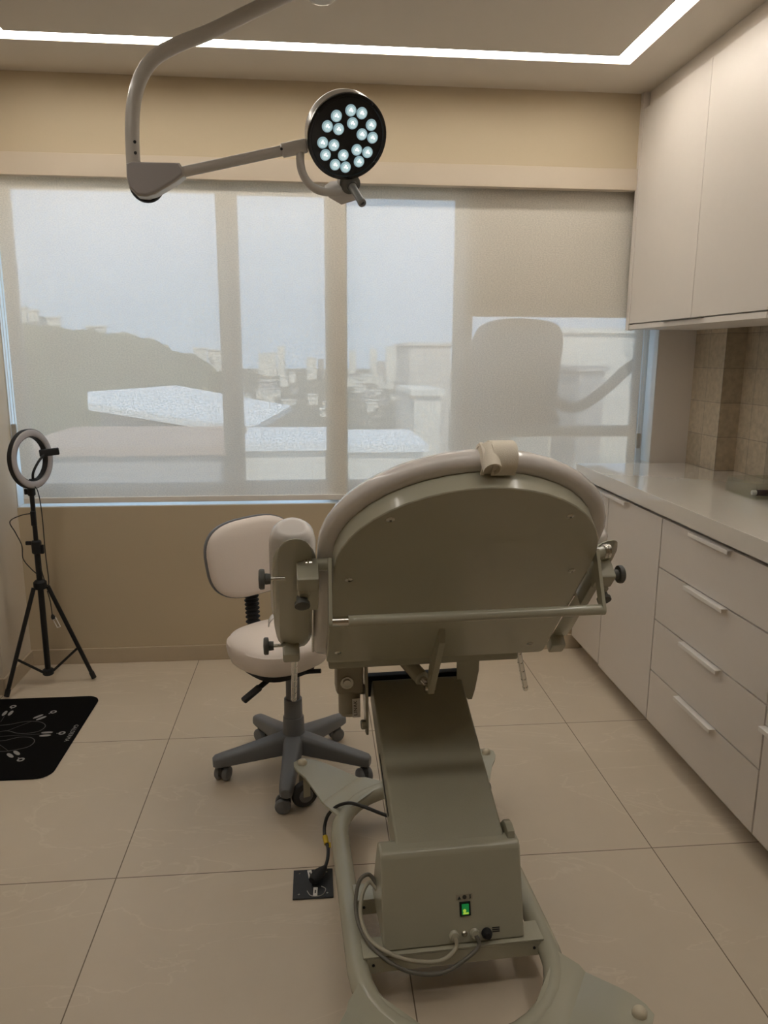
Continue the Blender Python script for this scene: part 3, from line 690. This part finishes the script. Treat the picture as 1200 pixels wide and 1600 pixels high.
# side leg supports hanging parallel to the backrest
BK0 = BK
def support(s):
    U = -.368 if s < 0 else .360
    kr = 1 if s < 0 else .8
    dn, dv = (0, 0) if s < 0 else (.03, -.082)
    BK = Fr(BK0(0, dv, dn), BK0.x, BK0.y, BK0.z)
    tp = obj('support_axle', (lambda b: (cyl(b, BK0(s*.297, ax_v-.03, .03), BK0(s*.345, ax_v-.03, .03+dn*.4), .0135, 18), b)[1])(BM()), M['chairpaint'], chair)
    bm = BM(); lathe(bm, BK0(s*.332, ax_v-.03, .03+dn*.35), crt*s, [(.0165, 0), (.0165, .006), (.0145, .008), (.0165, .010), (.0165, .014)], 20); obj('collar', bm, M['chrome'], tp)
    # trough shell
    bm = BM(); outer, inner = [], []
    L = []
    for v, sc in ((.005, .55), (.012, .72), (.04, .92), (.09, 1), (.33, 1), (.36, .97), (.372, .9)):
        ring = []
        for k in range(13):
            t = math.pi*k/12; dm = .125*math.sin(t) if v > .3 else 0; ring.append(BK(U+.050*kr*sc*math.cos(t), v+dm, .075-.055*sc*math.sin(t)*(.85 if 3 < k < 9 else 1)))
        for k in range(13):
            t = math.pi*(12-k)/12; dm = .122*math.sin(t) if v > .3 else 0; ring.append(BK(U+.045*kr*sc*math.cos(t), v+dm, .077-.045*sc*math.sin(t)))
        L.append(ring)
    loft(bm, L); sh = obj('support_shell', bm, M['chairpaint'], chair)
    bm = BM(); L = []
    for v, sc in ((.05, .55), (.055, .8), (.075, .95), (.11, 1), (.34, 1), (.385, .98), (.41, .88), (.423, .7), (.428, .45)):
        ring = []
        for k in range(24):
            t = 2*math.pi*k/24; c, q = math.cos(t), math.sin(t)
            ring.append(BK(U-s*-.003+.053*kr*sc*c, v, .112+.050*sc*(q if q > 0 else q*.62)))
        L.append(ring)
    loft(bm, L); obj('support_pad', bm, M['vinyl'], sh)
    # clamp block, wing knobs, rod
    co, ko = (0, 0) if s < 0 else (.024, -.026)
    bm = BM(); box(bm, (U-s*.026+co-.024, .372, -.018), (U-s*.026+co+.024, .420, .040), .006, BK); box(bm, (U-s*.040+co-.011, .285, -.012), (U-s*.040+co+.011, .385, .030), .004, BK)
    lathe(bm, BK(U-s*.018+co, .362, -.004), en*-1, [(.014, 0), (.014, .012), (.010, .016)], 16)
    cl = obj('clamp', bm, M['chairpaint'], sh)
    for v_, n_ in ((.395, .005), (.052, .03)) if s < 0 else ((.395, .005),):
        bm = BM(); cyl(bm, BK(U+s*.022+ko, v_, n_), BK(U+s*.056+ko, v_, n_), .0045, 12); obj('knob_stem', bm, M['screw'], sh)
        bm = BM()
        for k in range(24): pass
        lathe(bm, BK(U+s*.052+ko, v_, n_), crt*s, [(.011, 0), (.012, .010), (.0115, .012), (.021, .013), (.022, .016), (.022, .022), (.019, .025), (0, .026)], 20); obj('knob', bm, M['knob'], sh)
    bm = BM(); lathe(bm, BK(U-s*.014+co, .345, -.012), -en, [(.012, 0), (.013, .014), (.017, .016), (.017, .024), (0, .026)], 16); obj('knob', bm, M['knob'], sh)
    bm = BM(); box(bm, (U-.030, .012, .000), (U+.012, .055, .045), .006, BK); obj('rod_clamp', bm, M['chairpaint'], sh)
    bm = BM(); o = BK(U, .02, .03); d = (-eu*.93+en*.10).normalized()
    if s > 0: o = BK0(.215, .03, .07); d = (BK0(.320, -.285, .05)-o).normalized()
    prof = []; h = 0
    while h < .315:
        prof += [(.0085, h), (.0085, h+.046), (.0070, h+.0475), (.0070, h+.0505), (.0085, h+.052)]; h += .052
    prof += [(.0088, h), (.0088, h+.018), (.004, h+.023)]
    lathe(bm, o, d, prof, 16); obj('rod', bm, M['chrome'], sh)
    bm = BM(); cyl(bm, BK(U-s*.045, .05, .01), BK(U-s*.040, .30, .01), .003, 10); obj('guide_rod', bm, M['chrome'], sh)
support(-1); support(1)
# seat ahead of the backrest, mostly hidden
seat_out = round_rect(-.30, .20, .29, .60, .06)
bm = BM(); cushion(bm, seat_out, Fr(CH(-.01, .0, 0), crt, cfd, Zv), ((-.03, .70), (-.005, .705), (0, .73), (-.005, .76), (-.03, .775), (-.1, .78))); obj('seat_pad', bm, M['vinyl'], chair)
bm = BM(); box(bm, (-.27, .22, .66), (.25, .58, .698), .006, CH); obj('seat_frame', bm, M['chairpaint'], chair)
# foot strap loop showing beside the left support
bm = BM(); L = []
for k in range(15):
    t = -.4+3.6*k/14; c = CH(-.375+.050*math.cos(t), .34, .745+.030*math.sin(t)); c2 = CH(-.375+.053*math.cos(t), .34, .745+.033*math.sin(t))
    L.append([c, c+cfd*.04, c2+cfd*.04, c2])
loft(bm, L); obj('foot_strap', bm, M['vinyl'], chair)
# strap over the top edge of the pad
bm = BM()
SP = [(.680, .036), (.708, .036), (.724, .046), (.728, .066), (.718, .086), (.690, .106), (.62, .114)]
def band(bm, pts, u0, u1, th, skew=0):
    P_ = spline([(p[0], p[1], 0) for p in pts], 6); L = []
    for i, p in enumerate(P_):
        d = (P_[min(len(P_)-1, i+1)]-P_[max(0, i-1)]).normalized(); n2 = V((d.y, -d.x, 0))*-1
        q = p+n2*th; L.append([BK(u0, p.x, p.y), BK(u1, p.x, p.y), BK(u1+skew, q.x, q.y), BK(u0+skew, q.x, q.y)])
    loft(bm, L)
band(bm, SP, -.010, .050, .005)
band(bm, [(.690, .028), (.716, .030), (.733, .042), (.738, .062), (.728, .084), (.715, .096)], .004, .052, .004)
band(bm, [(.690, .030), (.716, .034), (.731, .055), (.726, .082)], -.016, -.009, .004)
obj('head_strap', bm, M['cream'], chair)['label'] = 'cream webbing strap rolled over the pad top'
bm = BM()
LL = []
for k in range(16):
    t = -1.2+4.6*k/15; R_ = .013+.0012*k/3
    LL.append([BK(.002+R_*math.cos(t)*.9, .716+R_*math.sin(t), .018), BK(.002+R_*math.cos(t)*.9, .716+R_*math.sin(t), .075), BK(.002+(R_+.003)*math.cos(t)*.9, .716+(R_+.003)*math.sin(t), .075), BK(.002+(R_+.003)*math.cos(t)*.9, .716+(R_+.003)*math.sin(t), .018)])
loft(bm, LL); obj('strap_curl', bm, M['cream'], chair)

# floor outlet and power cord
fl = empty('floor_outlet', (.565, -.075, 0), 'dark square floor outlet plate with two white tags left of the chair base', 'outlet')
bm = BM(); box(bm, (.508, -.134, .0005), (.621, -.016, .005), .001); pl = obj('plate', bm, M['outlet'], fl)
bm = BM()
for x in (.525, .604):
    for y in (-.118, -.032): lathe(bm, (x, y, .005), (0, 0, 1), [(.003, 0), (.003, .0008), (0, .001)], 10)
obj('screw', bm, M['screw'], pl)
for x, y, rz in ((.556, -.038, .15), (.571, -.112, -.05)):
    f_ = Fr((x, y, .006), (math.cos(rz), math.sin(rz), 0), (-math.sin(rz), math.cos(rz), 0)); bm = BM(); box(bm, (-.006, -.017, -.0008), (.006, .017, .0008), 0, f_); tg = obj('tag', bm, M['paper'], fl)
    bm = BM(); box(bm, (-.0018, -.006, .0009), (.0018, .006, .0012), 0, f_); obj('tag_print', bm, M['ink'], tg)
bm = BM(); tube(bm, spline([(.548, -.108, .007), (.560, -.128, .007), (.588, -.128, .007), (.600, -.105, .007), (.588, -.092, .007)], 8), .0012, 8); obj('wire_loop', bm, M['alu'], fl)
pc = empty('power_cord', (.585, -.06, .006), 'black power cord with yellow tag running from the floor outlet to the chair', 'cord')
bm = BM(); tube(bm, spline([(.598, -.048, .03), (.607, -.02, .04), (.609, .02, .048), (0.601, 0.047, 0.055), (0.6, 0.088, 0.07), (0.612, 0.104, 0.1), (0.641, 0.094, 0.135), (0.678, 0.082, 0.15), (0.72, 0.046, 0.158), (0.759, 0.004, 0.165), (0.783, -0.021, 0.17)], 10), .0052, 10); obj('cable', bm, M['blackcable'], pc)
bm = BM(); L = []
for t, r1 in ((0, .012), (.15, .017), (.5, .018), (.75, .013), (1, .007)):
    c = V((.562, -.088, .022)).lerp(V((.600, -.045, .032)), t); dd = V((.66, .75, 0)); pp = V((-.75, .66, 0))
    L.append([c+pp*r1*math.cos(2*math.pi*k/16)+Zv*r1*.8*math.sin(2*math.pi*k/16) for k in range(16)])
loft(bm, L); obj('plug', bm, M['black'], pc)
bm = BM(); q0_, q1_ = V((.609, .02, .048)).lerp(V((0.601, 0.047, 0.055)), .45), V((0.601, 0.047, 0.055)).lerp(V((0.6, 0.088, 0.07)), .25); tube(bm, [q0_, (q0_+q1_)/2, q1_], .0078, 12); box(bm, (q0_.x+.002, q0_.y-.016, q0_.z-.003), (q0_.x+.012, q0_.y+.006, q0_.z+.001), .001); obj('tag', bm, M['yellow'], pc)['label'] = 'yellow cord tag'

# ================================================================== STOOL
SX, SY = .496, .548
stool = empty('stool', (SX, SY, 0), 'white padded swivel stool with backrest on a grey five-star base', 'stool')
bm = BM(); L0 = V((SX, SY, 0)); arms = []
lathe(bm, L0, Zv, [(.030, .07), (.041, .075), (.041, .12), (.037, .205), (.035, .208)], 32); hub = obj('hub', bm, M['greyp'], stool)
for k in range(5):
    a = math.radians(50+72*k); d = V((math.cos(a), math.sin(a), 0)); p = Zv.cross(d)
    fr = Fr(L0, d, p, Zv); L = []
    for x, w_, z0, z1 in ((.015, .036, .068, .150), (.06, .034, .066, .142), (.12, .030, .063, .130), (.20, .0265, .060, .114), (.255, .025, .058, .104), (.280, .022, .058, .099), (.290, .013, .062, .092)):
        cz, hz = (z0+z1)/2, (z1-z0)/2
        L.append([fr(x, w_*math.copysign(abs(math.cos(t))**.6, math.cos(t)), cz+hz*math.copysign(abs(math.sin(t))**.6, math.sin(t))) for t in [2*math.pi*j/20 for j in range(20)]])
    bm = BM(); loft(bm, L); arm = obj('base_arm', bm, M['greyp'], stool)
    c = fr(.262, 0, 0); ca = a+1.1+k*.7; wd = V((math.cos(ca), math.sin(ca), 0)); od = Zv.cross(wd)
    c = c+od*.012
    bm = BM()
    for s in (-1, 1): lathe(bm, c+wd*s*.006+Zv*.0265, wd*s, [(.020, 0), (.025, .001), (.0265, .005), (.0265, .013), (.023, .018), (.010, .020), (0, .020)], 24)
    obj('caster', bm, M['greyp'], arm)
    bm = BM(); cyl(bm, fr(.262, 0, .045), fr(.262, 0, .066), .007, 12); cyl(bm, c+wd*-.008+Zv*.034, c+wd*.008+Zv*.034, .022, 16); obj('caster_hood', bm, M['wheel'], arm)
bm = BM(); lathe(bm, L0, Zv, [(.033, .2085), (.032, .275), (.029, .277)], 28); obj('column_cover', bm, M['greyp'], stool)
bm = BM(); lathe(bm, L0, Zv, [(.025, .277), (.025, .42)], 24); obj('gas_column', bm, M['greyp'], stool)
sd = V((.62, -.785, 0)).normalized(); sp = Zv.cross(sd)          # seat faces the chair, back to the wall
sc = V((SX-.045, SY-.02, 0))
SF = Fr(sc+Zv*.022, sp, sd, Zv)
bm = BM(); cushion(bm, superell(.165, .165, 44, 2.5), SF, ((-.07, .405), (-.03, .408), (-.010, .420), (.0, .445), (.004, .470), (.002, .486), (-.004, .492), (-.012, .503), (-.035, .514), (-.075, .521), (-.12, .524)))
obj('seat', bm, M['vinyl_soft'], stool)
bm = BM(); cushion(bm, superell(.11, .11, 30, 3), SF, ((-.01, .375), (0, .380), (0, .4045))); sm_ = obj('seat_plate', bm, M['black'], stool)
lv0, lv1 = V((SX-.05, SY-.05, .398)), V((SX-.165, SY-.115, .325))
d = (lv1-lv0).normalized(); x_, y_, z_ = basis(d); bm = BM(); box(bm, (-.010, -.006, 0), (.010, .006, (lv1-lv0).length-.05), .003, Fr(lv0, x_, y_, d)); box(bm, (-.015, -.008, (lv1-lv0).length-.075), (.015, .008, (lv1-lv0).length), .006, Fr(lv0, x_, y_, d)); obj('height_lever', bm, M['black'], stool)
bm = BM(); tube(bm, [(SX+.02, SY-.06, .395), (SX+.06, SY-.08, .41), (SX+.10, SY-.09, .415)], .008, 10); obj('tilt_lever', bm, M['black'], stool)
# back spine with bellows, backrest
bc = V((.350, .735, .755))
bn = V((.42, -.89, .12)).normalized(); bx_ = V((0, 0, 1)).cross(bn).normalized()*-1; by_ = bn.cross(bx_)
if by_.z < 0: by_ = -by_
bx_ = (bx_*math.cos(.10)+by_*math.sin(.10)*-1).normalized(); by_ = bn.cross(bx_);
if by_.z < 0: by_ = -by_
BR = Fr(bc, bx_, by_, bn)
outl = superell(.172, .142, 48, 2.9)
bm = BM(); cushion(bm, outl, BR, ((-.03, -.012), (-.004, -.010), (.004, -.004), (.004, .008), (0, .011))); obj('backrest_shell', bm, M['greyp'], stool)
bm = BM(); cushion(bm, outl, BR, ((-.002, .0115), (.0, .018), (-.006, .034), (-.022, .046), (-.06, .052), (-.11, .054))); bp_ = obj('backrest', bm, M['vinyl_soft'], stool)
bm = BM(); box(bm, (-.178, -.045, -.002), (-.172, -.005, .010), .001, BR); obj('maker_tag', bm, M['black'], stool)
bm = BM(); pth = [V((.345, .765, .44)), V((.343, .772, .52)), V((.340, .770, .60)), V((.340, .762, .67))]
tube(bm, spline(pth, 60), .024, 20, rad=lambda t: .024+.004*math.sin(t*2*math.pi*15)); obj('bellows', bm, M['black'], stool)
bm = BM(); tube(bm, spline([V((SX-.04, SY+.05, .398)), V((.38, .70, .398)), V((.345, .765, .41)), V((.345, .766, .45))], 8), .013, 12); obj('back_bracket', bm, M['black'], stool)

# ================================================================== RING LIGHT ON TRIPOD
TX, TY = -.640, 1.36
tri = empty('tripod_stand', (TX, TY, 0), 'black tripod light stand in the corner under the window', 'tripod')
bm = BM(); cyl(bm, (TX, TY, .06), (TX, TY, .66), .013, 18); pole = obj('pole', bm, M['blackm'], tri)
bm = BM(); cyl(bm, (TX, TY, .66), (TX, TY, .905), .010, 18); obj('upper_pole', bm, M['blackm'], tri)
bm = BM(); lathe(bm, (TX, TY, .455), Zv, [(.026, 0), (.028, .005), (.028, .03), (.018, .04)], 20); hubt = obj('leg_hub', bm, M['black'], tri)
bm = BM(); lathe(bm, (TX, TY, .045), Zv, [(.020, 0), (.024, .004), (.024, .024), (.016, .03)], 20); obj('brace_hub', bm, M['black'], tri)
bm = BM(); lathe(bm, (TX, TY, .615), Zv, [(.015, 0), (.021, .005), (.021, .055), (.016, .06)], 20); box(bm, (TX-.045, TY-.006, .655), (TX-.012, TY+.006, .672), .003); box(bm, (TX+.012, TY-.008, .615), (TX+.030, TY+.008, .655), .003); obj('clamp_collar', bm, M['black'], tri)
feet = [V((-.772, 1.217, .012)), V((-.448, 1.385, .012)), V((-.705, 1.530, .012))]
for ft in feet:
    hd = V((ft.x-TX, ft.y-TY, 0)).normalized(); top = V((TX, TY, .465))+hd*.03
    bm = BM(); cyl(bm, top, ft, .0095, 14); lg = obj('leg', bm, M['blackm'], tri)
    bm = BM(); cyl(bm, ft+(top-ft).normalized()*-.002, ft+(top-ft).normalized()*.03, .0115, 14); obj('foot', bm, M['black'], lg)
    mid = top.lerp(ft, .66)
    bm = BM(); cyl(bm, V((TX, TY, .06))+hd*.02, mid, .006, 10); obj('brace', bm, M['blackm'], lg)
rg = empty('ring_light', (TX, TY, .905), 'round black ring light with pale diffuser, switched off, atop the tripod', 'ring light')
rc = V((-.632, 1.36, 1.035)); rn = V((.945, -.33, .04)).normalized(); rxx = Zv.cross(rn).normalized(); ryy = rn.cross(rxx)
RF = Fr(rc, rxx, ryy, rn)
bm = BM(); N = 56
def ringloft(bm, prof, N=56):
    R = [[bm.verts.new(RF(r*math.cos(2*math.pi*k/N), r*math.sin(2*math.pi*k/N), h)) for k in range(N)] for r, h in prof]
    n = len(R)
    for i in range(n):
        A, B = R[i], R[(i+1) % n]
        for k in range(N): bm.faces.new((A[k], A[(k+1) % N], B[(k+1) % N], B[k]))
ringloft(bm, [(.094, -.014), (.122, -.014), (.128, -.008), (.129, .010), (.126, .0115), (.096, .0115), (.0935, .010), (.0935, -.010)]); obj('housing', bm, M['black'], rg)
bm = BM(); ringloft(bm, [(.0965, .0118), (.126, .0118), (.124, .016), (.117, .019), (.105, .019), (.0985, .016)]); obj('diffuser', bm, M['diff'], rg)
bm = BM(); lathe(bm, (TX, TY, .875), Zv, [(.013, 0), (.016, .004), (.016, .035), (.010, .038)], 16); box(bm, (TX-.030, TY-.005, .880), (TX-.014, TY+.005, .905), .003); obj('ball_mount', bm, M['black'], rg)
bm = BM(); g0_ = RF(0, -.088, 0); tube(bm, spline([g0_, RF(-.01, -.055, .015), RF(.015, -.01, .03), RF(.05, .018, .04)], 8), .0055, 10); cyl(bm, RF(-.02, -.090, 0), RF(.02, -.090, 0), .006, 10); obj('gooseneck', bm, M['black'], rg)
bm = BM(); f_ = Fr(RF(.055, .022, .042), V((.96, .28, .08)).normalized(), V((-.08, 0, 1)).normalized(), V((.28, -.96, 0)).normalized()); box(bm, (-.030, -.016, -.014), (.050, .014, .012), .004, f_); obj('phone_clip', bm, M['black'], rg)
bm = BM(); tube(bm, spline([V((-.630, 1.345, .925)), V((-.605, 1.335, .90)), V((-.598, 1.34, .80)), V((-.598, 1.34, .62)), V((-.594, 1.338, .50)), V((-.600, 1.337, .475)), V((-.612, 1.338, .50)), V((-.625, 1.342, .56))], 10), .0022, 8); obj('cable', bm, M['blackcable'], rg)
bm = BM(); tube(bm, spline([V((-.640, 1.34, .80)), V((-.68, 1.33, .795)), V((-.726, 1.32, .77)), V((-.71, 1.325, .72)), V((-.690, 1.33, .66)), V((-.69, 1.33, .60)), V((-.66, 1.335, .55)), V((-.640, 1.342, .525))], 10), .0022, 8); obj('cable', bm, M['blackcable'], rg)
bm = BM(); box(bm, (TX-.006, TY-.026, .745), (TX+.016, TY-.010, .81), .004); obj('inline_remote', bm, M['black'], rg)
bm = BM(); tube(bm, spline([V((-.604, 1.337, .45)), V((-.595, 1.337, .40)), V((-.592, 1.337, .34))], 8), .0022, 8); lathe(bm, (-.592, 1.337, .34), (.25, 0, -1), [(.004, 0), (.009, .01), (.009, .02), (.007, .022)], 12); obj('cable', bm, M['blackcable'], rg)
bm = BM(); fq = Fr((-.578, 1.337, .305), (.9, 0, .35), (-.35, 0, .9), (0, -1, 0))
for q in (((-.009, -.030), (-.0055, .022)), ((.0055, -.030), (.009, .022)), ((-.0055, -.030), (.0055, -.026)), ((-.0055, .014), (.0055, .022))): box(bm, (*q[0], -.003), (*q[1], .003), .001, fq)
obj('plug_tag', bm, M['handle'], rg)['label'] = 'white plug tag'

# ================================================================== FLOOR MAT
mt = empty('floor_mat', (-.80, .87, 0), 'black rounded floor mat with white foot marks and lettering, at the left edge', 'mat')
bm = BM(); prism(bm, round_rect(-1.27, .548, -.367, 1.205, .055, 8), .0005, .005, WF, .0015); mbase = obj('mat_sheet', bm, M['mat'], mt)
MX = -.735; MY = .873
def foot_icon(x, y, a, num):
    f = Fr((x, y, .0052), (math.cos(a), math.sin(a), 0), (-math.sin(a), math.cos(a), 0)); bm = BM()
    for s in (-1, 1):
        prism(bm, [(px, py+s*.012) for px, py in superell(.022, .0075, 20, 2.2)], 0, .0005, f)
    pts_o = superell(.0135, .0135, 24, 2, (.060, 0)); pts_i = superell(.0065, .0065, 24, 2, (.060, 0))
    A = [bm.verts.new(f(*p, .0005)) for p in pts_o]; B = [bm.verts.new(f(*p, .0005)) for p in pts_i]
    for k in range(24): bm.faces.new((A[k], A[(k+1) % 24], B[(k+1) % 24], B[k]))
    lathe(bm, f(.042, 0, 0), Zv, [(.0028, 0), (.0028, .0005)], 10)
    obj('foot_mark', bm, M['matink'], mbase)
def mz(px, py):
    d = ray(px, py); return CAM + d*((.005-CAM.z)/d.z)
for (p1, p2) in (((12, 1114.5), (19, 1106)), ((62, 1121), (78.5, 1114.5)), ((72, 1147), (89, 1146)), ((21, 1178.5), (29, 1184.5))):
    q1, q2 = mz(*p1), mz(*p2); a = math.atan2(q2.y-q1.y, q2.x-q1.x); foot_icon(q1.x, q1.y, a, 0)
def inkline(pts, r=.0016):
    bm = BM(); P_ = [V((p[0], p[1], .0051)) for p in pts]; L = []
    for i, p in enumerate(P_):
        d = (P_[min(i+1, len(P_)-1)]-P_[max(i-1, 0)]).normalized(); n_ = V((-d.y, d.x, 0))*r
        L.append([p-n_, p+n_, p+n_+V((0, 0, .0004)), p-n_+V((0, 0, .0004))])
    loft(bm, L); obj('outline', bm, M['matline'], mbase)
for poly in (((-6, 1134), (15, 1132), (40, 1127.5), (62, 1128), (71, 1134), (62, 1142), (42, 1146), (26, 1145.5), (12, 1142), (-6, 1144)),
             ((-6, 1158), (8, 1157), (30, 1152), (48, 1152.5), (54, 1158), (46, 1166), (28, 1171), (8, 1174), (-6, 1174))):
    pp = [mz(*q) for q in poly]; inkline([(p.x, p.y) for p in spline(pp, 6)])
for q in (((1, 1128), (7, 1119)), ((11, 1142), (50, 1127)), ((0, 1164), (14, 1174)), ((-5, 1151), (62, 1147))):
    a_, b_ = mz(*q[0]), mz(*q[1]); inkline([(a_.x, a_.y), (b_.x, b_.y)], .0008)
ta, tb = mz(119, 1132.5), mz(104, 1158.5)
text('lettering', 'GALDERMA', .0245, Fr(((ta.x+tb.x)/2, (ta.y+tb.y)/2, .0054), (0, -1, 0), (1, 0, 0), Zv), M['matink'], mbase, .0002)

# ================================================================== SURGICAL LAMP
LY = .5
lamp = empty('surgical_lamp', (.625, LY, ZC), 'grey ceiling-mounted surgical lamp with a lit round head of small white lights', 'medical lamp')
bm = BM(); lathe(bm, (.625, LY, 2.488), Zv, [(.020, 0), (.036, .004), (.044, .014), (.046, .03), (.046, .1415)], 32); obj('ceiling_mount', bm, M['lampbody'], lamp)
bm = BM(); tube(bm, spline([(.62, LY, 2.548), (.49, LY, 2.487), (.40, LY, 2.444), (.304, LY, 2.398), (.20, LY, 2.356), (.135, LY, 2.318), (.095, LY, 2.266), (.072, LY, 2.200), (.062, LY, 2.12), (.060, LY, 2.02)], 10), .0205, 20); ua = obj('upper_arm', bm, M['lampbody'], lamp)
bm = BM()
for z in (2.058, 2.088): lathe(bm, (.071, LY-.0165, z), (.3, -1, 0), [(.0045, 0), (.0045, .005), (.002, .006)], 12)
obj('screw', bm, M['black'], ua)
JF = Fr((0, LY, 0), (1, 0, 0), (0, 0, 1), (0, -1, 0))
def hull2(c1, r1, c2, r2, k=14):
    c1, c2 = V((*c1, 0)), V((*c2, 0)); d = (c2-c1); L = d.length; a0 = math.atan2(d.y, d.x); b_ = math.acos((r1-r2)/L)
    out = [(c1.x+r1*math.cos(a0+b_+(2*math.pi-2*b_)*i/k), c1.y+r1*math.sin(a0+b_+(2*math.pi-2*b_)*i/k)) for i in range(k+1)]
    out += [(c2.x+r2*math.cos(a0-b_+2*b_*i/k), c2.y+r2*math.sin(a0-b_+2*b_*i/k)) for i in range(k+1)]
    return out
jp = [(.043, 2.028), (.042, 1.985), (.050, 1.958), (.070, 1.938), (.098, 1.936), (.125, 1.945), (.185, 1.980), (.210, 1.998), (.210, 2.012), (.198, 2.034), (.06, 2.034)]
bm = BM(); prism(bm, jp[::-1], -.028, .024, JF, .006, 3); jt = obj('arm_joint', bm, M['lampbody'], lamp)
bm = BM(); prism(bm, [(x, z) for x, z in offset2d(jp, -.004)][::-1], .0242, .034, JF, .005, 3); obj('joint_cover', bm, M['lampcover'], jt)
bm = BM(); lathe(bm, (.088, LY+.029, 1.982), (0, 1, 0), [(.050, 0), (.052, .004), (.052, .012), (.047, .015)], 28); obj('joint_cap', bm, M['black'], jt)
bm = BM(); cyl(bm, (.19, LY, 2.010), (.503, LY, 2.081), .0155, 20); obj('spring_arm', bm, M['lampbody'], lamp)
bm = BM(); cyl(bm, (.499, LY, 2.080), (.574, LY, 2.097), .0205, 22, bev=.003); slv = obj('arm_sleeve', bm, M['lampbody'], lamp)
bm = BM(); lathe(bm, (.500, LY-.0195, 2.080), (0, -1, 0), [(.004, 0), (.004, .003), (0, .003)], 12); obj('screw', bm, M['black'], slv)
bm = BM(); tube(bm, spline([(.556, LY, 2.085), (.555, LY, 2.050), (.562, LY, 2.018), (.580, LY, 1.990), (.607, LY, 1.972), (.640, LY, 1.966), (.680, LY, 1.968)], 10), .0125, 16); obj('yoke', bm, M['lampbody'], lamp)
# head
hc = V((.697, LY-.02, 2.118))
hn = (-(hc-CAM).normalized() + RT*.34 - UP*.42).normalized()
hx = RT - hn*RT.dot(hn); hx.normalize(); hy = hn.cross(hx); 
if hy.dot(UP) < 0: hy = -hy
HF = Fr(hc, hx, hy, hn)
bm = BM(); lathe(bm, hc-hn*.075, hn, [(.03, 0), (.085, .002), (.108, .008), (.118, .018), (.121, .032), (.1215, .066), (.121, .074)], 56); head = obj('lamp_head', bm, M['lampbody'], lamp)
bm = BM(); lathe(bm, hc-hn*.001, hn, [(.1205, -.010), (.1225, -.004), (.1225, .004), (.119, .0065), (.112, .0065), (.110, .004), (0, .004)], 56); obj('front_face', bm, M['lampblack'], head)
bm = BM()
for k in range(4):
    a = math.radians(48+90*k); lathe(bm, HF(.1155*math.cos(a), .1155*math.sin(a), .0052), hn, [(.004, 0), (.003, .0015), (0, .002)], 10)
obj('screw', bm, M['blackm'], head)
leds = [(520, 330), (437, 410), (535, 443), (648, 295), (745, 327), (660, 405), (827, 435), (742, 508), (838, 547), (692, 640), (790, 672), (710, 748), (568, 675), (490, 752), (585, 785), (388, 545), (487, 577), (407, 655)]
for x, y in leds:
    u_, v_ = (x-613)/352*.1215, -(y-527)/376*.1215
    o = HF(u_, v_, .0045)
    bm = BM(); lathe(bm, o, hn, [(.0165, 0), (.0165, .002), (.0145, .0045), (.0125, .005)], 24); ld = obj('led_lens', bm, M['lensrim'], head)
    bm = BM(); lathe(bm, o+hn*.005, hn, [(.0125, 0.0002), (.0095, .0015), (.0065, .001)], 20); obj('lens_dome', bm, M['lens'], head)
    bm = BM()
    for du, dv in ((-.0035, .0015), (.0035, -.001), (0, .005)): lathe(bm, o+hn*.0062+hx*du+hy*dv, hn, [(.0024, 0), (.0016, .001), (0, .0012)], 10)
    obj('led_chip', bm, M['core'], head)
# hub under the head, bracket and sterile handle
hb = hc-hn*.045-hy*.135
bm = BM(); box(bm, (-.022, -.022, -.020), (.022, .050, .020), .006, Fr(hb, hx, hy, hn)); obj('head_bracket', bm, M['lampbody'], lamp)
bm = BM(); prism(bm, [(-.040, .018), (-.040, .002), (.0, -.026), (.056, -.016), (.062, .004), (.052, .014), (.02, .030), (-.02, .030)], -.030, .030, Fr(hb-hy*.045-hx*.022, hx, hy, hn), .003); obj('swivel_block', bm, M['lampbody'], lamp)
hd_ = (hn*.80+RT*.10-UP*.22).normalized(); ho = hb+hn*.012-hy*.004+hx*.008
bm = BM(); prof = [(.018, 0)]
for i in range(5): prof += [(.030, .004+i*.005), (.031, .0065+i*.005), (.028, .008+i*.005)]
prof += [(.018, .032), (.016, .04)]
lathe(bm, ho, hd_, prof, 28); obj('handle_collar', bm, M['knob'], lamp)
bm = BM(); lathe(bm, ho+hd_*.036, hd_, [(.0145, 0), (.0125, .01), (.012, .085), (.0135, .092), (.0125, .10), (.006, .101), (.005, .096), (0, .096)], 20); obj('handle_grip', bm, M['grip'], lamp)
